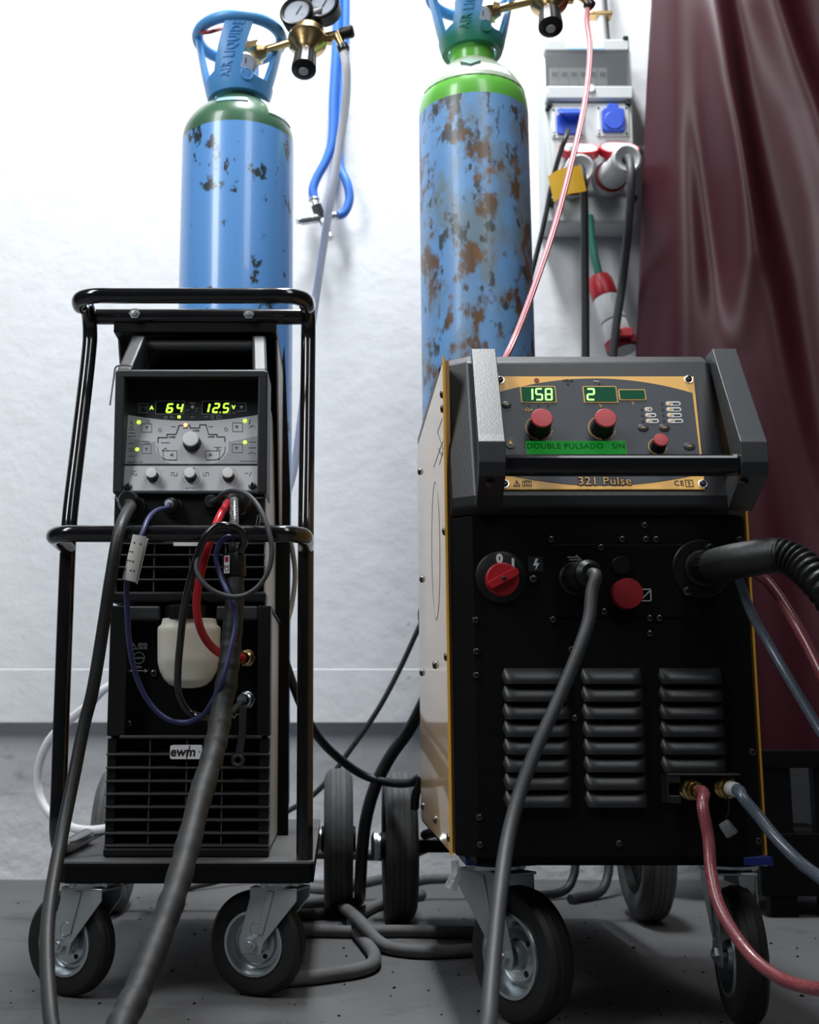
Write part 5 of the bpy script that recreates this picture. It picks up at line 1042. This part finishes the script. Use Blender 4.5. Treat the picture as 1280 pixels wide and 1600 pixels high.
def tri(px, py, s, d, m, parent, c=0.0009):
    v = {'d': [(px-s, py-s), (px+s, py-s), (px, py+s)], 'l': [(px+s, py-s), (px+s, py+s), (px-s, py)], 'r': [(px-s, py-s), (px-s, py+s), (px+s, py)]}[d]
    poly_px('button_mark', v, c, c+0.0004, m, parent)
tri(377.5, 637, 2.6, 'd', 'panel_light', panel, 0.0003)
for px, py, d, box_ in ((229.5, 669, 'd', (222, 662.5, 237, 675.5)), (229, 702.5, 'd', (222, 695, 236, 709)), (370, 668, 'd', (363.5, 661, 379, 674.5)), (369.5, 701, 'd', (363, 694.5, 379, 707.5)), (268, 711, 'l', (255, 704.5, 276.5, 718.5)), (329.5, 711, 'r', (321.5, 704.5, 343, 718.5))):
    tri(px, py, 2.5, d, 'grey_print', panel, 0.0010); ink('button_outline', [rr_px(*box_)], 'grey_print', panel, 0.0005, 0.0010)
ink('weld_curve', [[(247, 692), (247, 684), (261, 684), (261, 679), (275, 679), (280, 665), (297, 665), (297, 669), (312, 669), (312, 664), (322, 664), (326, 679), (339, 679), (339, 683), (351.5, 683), (351.5, 690)]], 'black_print', panel, 0.0012, 0.0010)
ink('print', [[(246, 698), (247, 707), (252, 715), (262, 719), (276, 719)], [(352, 698), (351, 707), (346, 715), (337, 719), (322, 719)], [(204, 663), (205.5, 658), (206.5, 663), (208, 663)], [(201, 672), (204, 672), (204, 667), (207, 667), (207, 672), (210, 672)], [(201, 677), (211, 677)], [(199, 682), (212, 682)], [(228, 657), (234, 657)], [(228, 660.5), (234, 660.5)], [(202, 693), (209, 693)], [(202, 701.5), (209, 701.5)], [(202, 704.5), (209, 704.5)], [(201, 713), (210, 713)], [(224, 690), (233, 690)], [(226, 693), (234, 693)], [(389, 663), (391, 656)], [(390, 668), (395, 665), (400, 669)], [(389, 691), (400, 691)], [(389, 700), (400, 700)], [(388, 710), (392, 707), (400, 710)], [(252, 692), (265, 692)], [(335, 699), (346, 699)], [(253, 705), (259, 700), (262, 704)], [(338, 705), (340, 700), (345, 704)], [(268, 667), (274, 667)], [(326, 667), (333, 667)], [(375, 721), (401, 721)]], 'grey_print', panel, 0.0007, 0.0010)
for px, py in ((250, 672.5), (353, 671)):
    a, b_ = pl(px, py); mb = MB(); outline(mb, PL, disc(a, b_, 0.0028, n=14), 0.0005, 0.0009, 0.0013); mb.build('print', M['grey_print'], panel, smooth=0)
for body, px, py, sz in (('AMP%', 269, 683.5, 0.0042), ('AMP%', 330, 683, 0.0042), ('AMP%', 306, 673.5, 0.0042), ('AMP', 290, 669, 0.0038)):
    a, b_ = pl(px, py); text('print', body, sz, PL, a, b_, M['black_print'], panel, c=0.0010)
a, b_ = pl(211, 722.3); text('print', 'Comfort 2.0', 0.0048, PL, a, b_, M['grey_print'], panel, c=0.0011)
for px, py, m_ in ((217, 660, 'dig_lime'), (214.5, 702.5, 'dig_lime'), (383, 658, 'dig_lime'), (383, 691.5, 'dig_lime'), (290, 664.5, 'led_amber')):
    a, b_ = pl(px, py); MB().lathe([(0.0033, 0), (0.0030, 0.0010), (0.0016, 0.0018), (0.0002, 0.0020)], Fr(PL.p(a, b_, 0.0008), PL.ux, PL.uy), 16, False, False).build('indicator_light', M[m_], panel)
knob(PL, 300.5, 694, 0.0138, 0.019, 'knob_cap', panel, 0.93, flute=False)
for px in (239, 298.5, 357.5): knob(PL, px, 745.5, 0.0092, 0.016, 'knob_cap', lowp, 0.95, flute=False)
for px, py in ((239.5, 745), (298.5, 745), (357.5, 745)):
    a, b_ = pl(px, py); mb = MB(); md = MB()
    for k in range(15):
        t_ = R(-45+270*k/14); r0, r1 = 0.0128, 0.0150; (mb if k > 5 else md).prism(PL, [(a+r0*cos(t_)-0.0003*sin(t_), b_+r0*sin(t_)+0.0003*cos(t_)), (a+r1*cos(t_)-0.0003*sin(t_), b_+r1*sin(t_)+0.0003*cos(t_)), (a+r1*cos(t_)+0.0003*sin(t_), b_+r1*sin(t_)-0.0003*cos(t_)), (a+r0*cos(t_)+0.0003*sin(t_), b_+r0*sin(t_)-0.0003*cos(t_))], 0.0016, 0.002)
    mb.build('dial_scale', M['grey_print'], lowp, smooth=0); md.build('dial_scale', M['red_dark'], lowp, smooth=0)
ink('print', [[(206, 743), (206, 740), (210, 740), (210, 743), (214, 743), (214, 740)], [(268, 744), (268, 739), (272, 739), (272, 744), (277, 744), (277, 739)], [(318, 739), (318, 744), (322, 744), (322, 739), (326, 739), (326, 744)], [(383, 740), (388, 740)], [(390, 744), (393, 738)], [(206, 737), (213, 737)], [(292, 732), (305, 732)], [(290, 763), (306, 763)]], 'grey_print', lowp, 0.0007, 0.0017)
for px, py in ((200.5, 761), (394.5, 760)): a, b_ = pl(px, py); put('screw', SCREW, PL, a, b_, 0.0062, lowp, 0.0016)
# socket row
FS = front(CYF+0.004); sk_z0 = zat(842, CYF)
mb = MB(); mb.boxf(FS, TX0+0.002, sk_z0, TX1-0.004, tzm, -0.05, 0); mb.build('socket_field', M['black_plastic'], tig, smooth=0, bevel=0.003)
ink('plus_mark', [[(178.5, 778), (188.5, 778)], [(183.5, 773), (183.5, 783)]], 'white_print', tig, 0.0016, 0.0, FS); ink('minus_mark', [[(395, 778), (410, 778)]], 'white_print', tig, 0.0022, 0.0, FS)
ink('torch_symbol', [[(400, 820), (403, 805), (407, 805), (405, 820)], [(406, 812), (413, 812)], [(406, 815), (413, 815)]], 'white_print', tig, 0.0007, 0.0, FS)
for px, py, r in ((206, 791, 0.019), (270, 793, 0.014), (333, 789, 0.0135), (373, 789, 0.020)):
    a, b_ = FS.at(px, py); MB().lathe([(r*1.15, 0), (r*1.15, 0.003), (r, 0.004), (r, 0.012), (r*0.9, 0.014), (r*0.5, 0.014)], Fr(FS.p(a, b_), X, Z), 28).build('socket', M['black_plastic'], tig)
# upper grille
fgv = front(CYF+0.03); mb = MB(); mb.boxf(fgv, TX0+0.006, tz0+0.004, TX1-0.006, sk_z0, -0.01, 0); mb.build('grille_back', M['void'], tig, smooth=0)
for py in (849, 867, 886, 905.5): slat(front(CYF), TX0+0.002, TX1-0.003, zat(py+1.5, CYF), 0.030, tig)
mb = MB(); mb.boxf(front(CYF), TX0, tz0, TX1-0.001, zat(924, CYF), -0.05, 0.002); mb.build('grille_foot', M['black_plastic'], tig, smooth=0, bevel=0.004)
for px in (240, 296, 352):
    x = W(px, 890, CYF).x; mb = MB(); mb.box((x-0.001, CYF+0.003, tz0+0.008), (x+0.001, CYF+0.03, sk_z0)); mb.build('grille_rib', M['slat'], tig, smooth=0)
panelbox('name_plate', front(CYF), 271, 846, 318, 853, -0.004, 0.0012, 'sticker', tig)
# ball chain lying over the hood corner
ch = MB()
cpts = catmull([W(207, 573, 1.885), W(198, 571, 1.884), W(188, 571, 1.884), W(181, 574, 1.884), W(178, 590, 1.884), W(175, 610, 1.884), W(172, 632, 1.884)], 8)
for k in range(0, len(cpts)): ch.lathe([(0.0002, -0.0016), (0.0016, -0.0008), (0.0016, 0.0008), (0.0002, 0.0016)], Fr(cpts[k], X, Yv), 8)
tag(ch.build('ball_chain', M['chrome']), 'tiny silver ball chain draped over the left hood corner of the smaller welder', 'chain')

# ================================================================== CABLES OF THE SMALLER WELDER
sp = lambda px, py: FS.p(*FS.at(px, py), 0.012)
t = thing('earth_cable', 'thick black cable plugged at the plus mark and running down to the floor', 'cable', G(80, 1600, 0))
p = sp(206, 791); f7 = axis_frame(p, V(0.05, -1, 0.02)); MB().lathe([(0.0165, 0), (0.0175, 0.004), (0.0175, 0.020), (0.0155, 0.026), (0.0150, 0.040), (0.0125, 0.046)], f7, 24).build('plug', M['black_plastic'], t)
MB().tube([p+V(-0.004, -0.025, 0), W(204, 791, 1.835), W(198, 802, 1.78), W(186, 832, 1.728), W(173, 904, 1.72), W(162, 976, 1.73), W(144, 1083, 1.735), W(132, 1130, 1.735), W(117, 1205, 1.72), W(101, 1283, 1.69), W(90, 1340, 1.65), W(80, 1398, 1.60), W(74, 1455, 1.54), W(74, 1513, 1.48), W(80, 1595, 1.40), W(90, 1660, 1.33), V(-0.295, 1.16, 0.020), V(-0.33, 0.95, 0.010)], 0.0090, 14).build('cable', M['rubber'], t)
# blue control lead with paper tag
t = thing('control_lead', 'thin navy cable with a white paper tag looping below the smaller welder', 'cable', W(285, 1130, 1.80))
p = sp(270, 793); MB().lathe([(0.0115, 0), (0.012, 0.003), (0.012, 0.012), (0.008, 0.016)], axis_frame(p, V(-0.1, -1, 0)), 20).build('plug', M['black_plastic'], t); MB().lathe([(0.0065, 0.014), (0.0065, 0.022), (0.0045, 0.025)], axis_frame(p, V(-0.1, -1, 0)), 16).build('plug_nose', M['grey_plug'], t)
MB().tube([p+V(0, -0.02, 0), W(262, 793, 1.845), W(245, 798, 1.80), W(231, 812, 1.75), W(222, 835, 1.725), W(210, 870, 1.725), W(199, 905, 1.74), W(199, 950, 1.76), W(203, 1010, 1.78), W(214, 1060, 1.80), W(235, 1100, 1.81), W(262, 1124, 1.81), W(287, 1129, 1.81), W(310, 1122, 1.80), W(330, 1100, 1.735), W(347, 1065, 1.712), W(360, 1015, 1.718), W(368, 975, 1.726), W(365, 945, 1.728), W(356, 925, 1.73), W(345, 900, 1.745), W(338, 870, 1.75), W(343, 850, 1.745), W(356, 839, 1.74), W(366, 841, 1.745)], 0.0040, 10).build('cable', M['blue_cable'], t)
tA, tB = W(220, 838, 1.722), W(203, 908, 1.732); ft = axis_frame(tA, tB-tA, up=V(0.2, -1, 0)); Lg = (tB-tA).length
mb = MB()
def tagp(u, v, off): a_ = 2*pi*u*0.96; return ft.p((0.0115+off)*cos(a_+0.8), (0.0065+off)*sin(a_+0.8), Lg*(v+0.05*(u-.5)))
mb.shell(lambda u, v: tagp(u, v, -0.0006), lambda u, v: tagp(u, v, 0.0), 28, 4); tg_ = mb.build('paper_tag', M['paper'], t)
mb = MB()
for j in range(4):
    for i in range(14):
        if random.random() < 0.25: continue
        u0 = 0.08+0.065*i; v0 = 0.16+0.2*j; mb.shell(lambda u, v: tagp(u0+u*0.035, v0+v*0.035, 0.0), lambda u, v: tagp(u0+u*0.035, v0+v*0.035, 0.0004), 1, 1)
mb.build('tag_writing', M['grey_print'], tg_, smooth=0)
# grey loop lead
t = thing('torch_control_lead', 'thin grey cable making a wide loop beside the red hose', 'cable', W(370, 935, 1.72))
p = sp(333, 789); MB().lathe([(0.0110, 0), (0.0115, 0.003), (0.0115, 0.014), (0.009, 0.018)], axis_frame(p, V(-0.1, -1, 0.05)), 20).build('plug', M['black_plastic'], t)
MB().tube([p+V(0, -0.016, 0.0), W(338, 781, 1.85), W(350, 771, 1.82), W(367, 767, 1.79), W(388, 774, 1.765), W(406, 795, 1.74), W(420, 830, 1.725), W(425, 860, 1.72), W(420, 890, 1.718), W(403, 917, 1.716), W(380, 931, 1.714), W(358, 932, 1.714), W(333, 923, 1.714), W(316, 908, 1.716), W(307, 890, 1.72), W(310, 868, 1.725), W(320, 845, 1.728), W(334, 828, 1.728), W(348, 822, 1.73)], 0.0038, 10).build('cable', M['rubber_grey'], t)
# black coolant return
tag(MB().tube([W(375, 862, 1.748), W(382, 845, 1.742), W(376, 830, 1.735), W(358, 822, 1.725), W(340, 822, 1.722), W(325, 834, 1.722), W(311, 862, 1.725), W(298, 905, 1.73), W(288, 950, 1.745), W(282, 1000, 1.77), W(278, 1050, 1.80), W(279, 1080, 1.815), W(288, 1103, 1.82), W(303, 1117, 1.82), W(325, 1121, 1.81)], 0.0056, 12).build('coolant_hose', M['black_gloss']), 'glossy black hose hanging in front of the white tank', 'hose')
# red coolant hose
rq = CPL[0].p(0, 0, 0.016)
tag(MB().tube([W(357, 784, 1.875), W(352, 792, 1.84), W(342, 810, 1.80), W(332, 835, 1.785), W(320, 872, 1.78), W(311, 910, 1.785), W(307, 945, 1.79), W(311, 975, 1.80), W(322, 1000, 1.82), W(338, 1017, 1.84), W(358, 1026, 1.86), rq, CPL[0].p(0, 0, 0.004)], 0.0062, 14).build('coolant_hose', M['red_hose']), 'bright red hose curving across the white tank to a coupling', 'hose')
# small grey pipe on the lower coupling
q = CPL[1].p(0, 0, 0.014); tag(MB().tube([q, W(375, 1100, 1.90), W(366, 1109, 1.885), W(360, 1114, 1.878)], 0.0052, 12).build('coolant_hose', M['rubber_grey']), 'short grey pipe stub on the lower coolant coupling beside the spanner', 'hose')
# torch bundle
t = thing('torch_bundle', 'heavy black sheathed torch bundle hanging down the front to the floor', 'hose', G(195, 1600, 0))
p = sp(373, 789); MB().lathe([(0.019, 0), (0.020, 0.004), (0.020, 0.020), (0.016, 0.026), (0.013, 0.028)], axis_frame(p, V(-0.05, -1, 0)), 28).build('connector', M['black_plastic'], t); MB().prism(axis_frame(p, V(-0.05, -1, 0)), disc(0, 0, 0.0225, n=6), 0.006, 0.016).build('connector_nut', M['steel'], t)
MB().tube([p+V(-0.004, -0.02, 0), W(366, 784, 1.835), W(366, 797, 1.815), W(366, 822, 1.785), W(365, 850, 1.772), W(366, 870, 1.765)], 0.0068, 14).build('braided_power_hose', M['braid_black'], t)
MB().lathe([(0.0165, 0), (0.0172, 0.002), (0.0172, 0.031), (0.0165, 0.033)], axis_frame(W(365, 866, 1.76), W(366, 899, 1.76)-W(365, 866, 1.76)), 28).build('joint_sleeve', M['black_plastic'], t)
fl = front(1.742); lb = MB(); a, b_, c, d = rect_px(fl, 350, 868, 359, 896); lb.boxf(fl, a, b_, c, d, -0.006, 0.0015); ls = lb.build('sleeve_label', M['sticker'], t, smooth=0, bevel=0.001)
q = fl.at(354.5, 888); text('sleeve_print', 'CE', 0.0085, fl, q[0], q[1], M['black_print'], ls, c=0.0018, rot=pi/2); a, b_, c, d = rect_px(fl, 352, 870, 357, 878); MB().boxf(fl, a, b_, c, d, 0.0014, 0.0019).build('sleeve_print', M['red'], ls, smooth=0)
bp = catmull([W(366, 892, 1.76), W(367, 930, 1.755), W(364, 975, 1.75), W(360, 1017, 1.745), W(355, 1061, 1.735), W(347, 1105, 1.72), W(340, 1149, 1.69), W(329, 1192, 1.65), W(313, 1245, 1.60), W(294, 1321, 1.53), W(272, 1398, 1.46), W(244, 1475, 1.40), W(214, 1551, 1.34), W(189, 1605, 1.29), V(-0.215, 1.18, 0.045), V(-0.20, 1.0, 0.018), V(-0.17, 0.8, 0.017)], 16)
nb = len(bp)
def br_(s):
    g = min(1, s/0.25); return (0.0135+0.0018*g)*(1+(0.045*sin(s*118+2*sin(s*31))+0.02*sin(s*290))*g)
MB().tube(bp, br_, 22, spline=False).build('sheath', M['sheath'], t)

# ------------------------------------------------------------------ cables behind and on the floor
tag(MB().tube([W(450, 830, 2.262), W(457, 860, 2.28), W(461, 900, 2.30), W(455, 950, 2.30), W(444, 985, 2.28), W(432, 1020, 2.262)], 0.0048, 10).build('signal_cable', M['pale_cable']), 'pale olive cable arching behind the side of the smaller welder', 'cable')
tag(MB().tube([W(425, 955, 2.26), W(433, 985, 2.28), W(448, 1040, 2.30), W(470, 1100, 2.32), W(495, 1148, 2.36), W(530, 1185, 2.42), W(570, 1212, 2.46), W(610, 1223, 2.44), W(645, 1222, 2.38), W(656, 1216, 2.36), W(657, 1224, 2.36), W(650, 1240, 2.38), W(648, 1262, 2.40)], 0.0085, 12).build('link_cable', M['rubber']), 'black cable sagging across the gap from trolley to larger welder', 'cable')
tag(MB().tube([V(0.175, 2.235, 0.62), V(0.165, 2.27, 0.60), W(682, 1060, 2.33), W(662, 1098, 2.40), W(640, 1140, 2.45), W(610, 1182, 2.46), W(588, 1225, 2.46), W(573, 1275, 2.46), W(566, 1330, 2.47), W(563, 1375, 2.50), G(556, 1412, 0.012), G(520, 1426, 0.011), G(470, 1430, 0.011), G(430, 1430, 0.011)], 0.0125, 12).build('mains_cable', M['rubber']), 'thick black cable dropping between the two rear wheels to the floor', 'cable')
def floor_cable(pts, r, lab): tag(MB().tube([G(x, y, r*(1+2*l)) for x, y, l in pts], r, 12).build('floor_cable', M['rubber_dust']), lab, 'cable')
floor_cable([(440, 1412, 0), (485, 1410, 0), (510, 1410, 0), (535, 1418, .4), (555, 1432, 1), (572, 1450, 1), (590, 1470, .3), (612, 1482, 0), (650, 1487, 0), (700, 1487, 0), (770, 1482, 0)], 0.0115, 'dusty cable on the floor crossing over the others in an S between the carts')
floor_cable([(660, 1398, 0), (612, 1408, 0), (585, 1416, 0), (563, 1428, 0), (551, 1440, 0), (557, 1455, 0), (573, 1475, 0), (585, 1493, 0), (580, 1508, 0), (560, 1516, 0), (525, 1522, 0), (480, 1528, 0), (430, 1533, 0)], 0.0115, 'dusty cable on the floor bent into a hook nearest the camera')
floor_cable([(420, 1456, 0), (500, 1455, 0), (550, 1456, 0), (620, 1455, 0), (690, 1456, 0), (780, 1458, 0)], 0.0115, 'dusty straight cable lying across the floor under the crossing one')
floor_cable([(470, 1386, 0), (520, 1390, 0), (565, 1380, 0), (610, 1372, 0), (640, 1378, 0), (665, 1374, 0), (710, 1372, 0), (770, 1366, 0)], 0.0110, 'dusty cable snaking along the floor behind the rear wheels')
tag(MB().tube([W(450, 1335, 2.85), W(520, 1334, 2.85), W(600, 1337, 2.86), W(640, 1334, 2.86), W(700, 1310, 2.86), W(760, 1290, 2.86)], 0.012, 12).build('hose_bridge', M['rubber_grey']), 'grey cable spanning behind the rear wheels close to the wall plinth', 'cable')
# crumbs of slag and dirt
cr = MB(); random.seed(3)
for k in range(150):
    px = random.uniform(0, 1280); py = random.uniform(1400, 1600); q = G(px, py, 0); s_ = random.uniform(0.0012, 0.004)
    cr.lathe([(s_, 0), (s_*random.uniform(.5, .9), s_*0.6), (0.0003, s_*0.8)], Fr(q, V(1, random.uniform(-1, 1), 0), V(random.uniform(-.3, .3), 1, 0)), 5, True, False)
tag(cr.build('floor_debris', M['black_plastic'], smooth=0), 'scattered dark crumbs of slag and grit on the concrete floor', 'debris', kind='stuff')
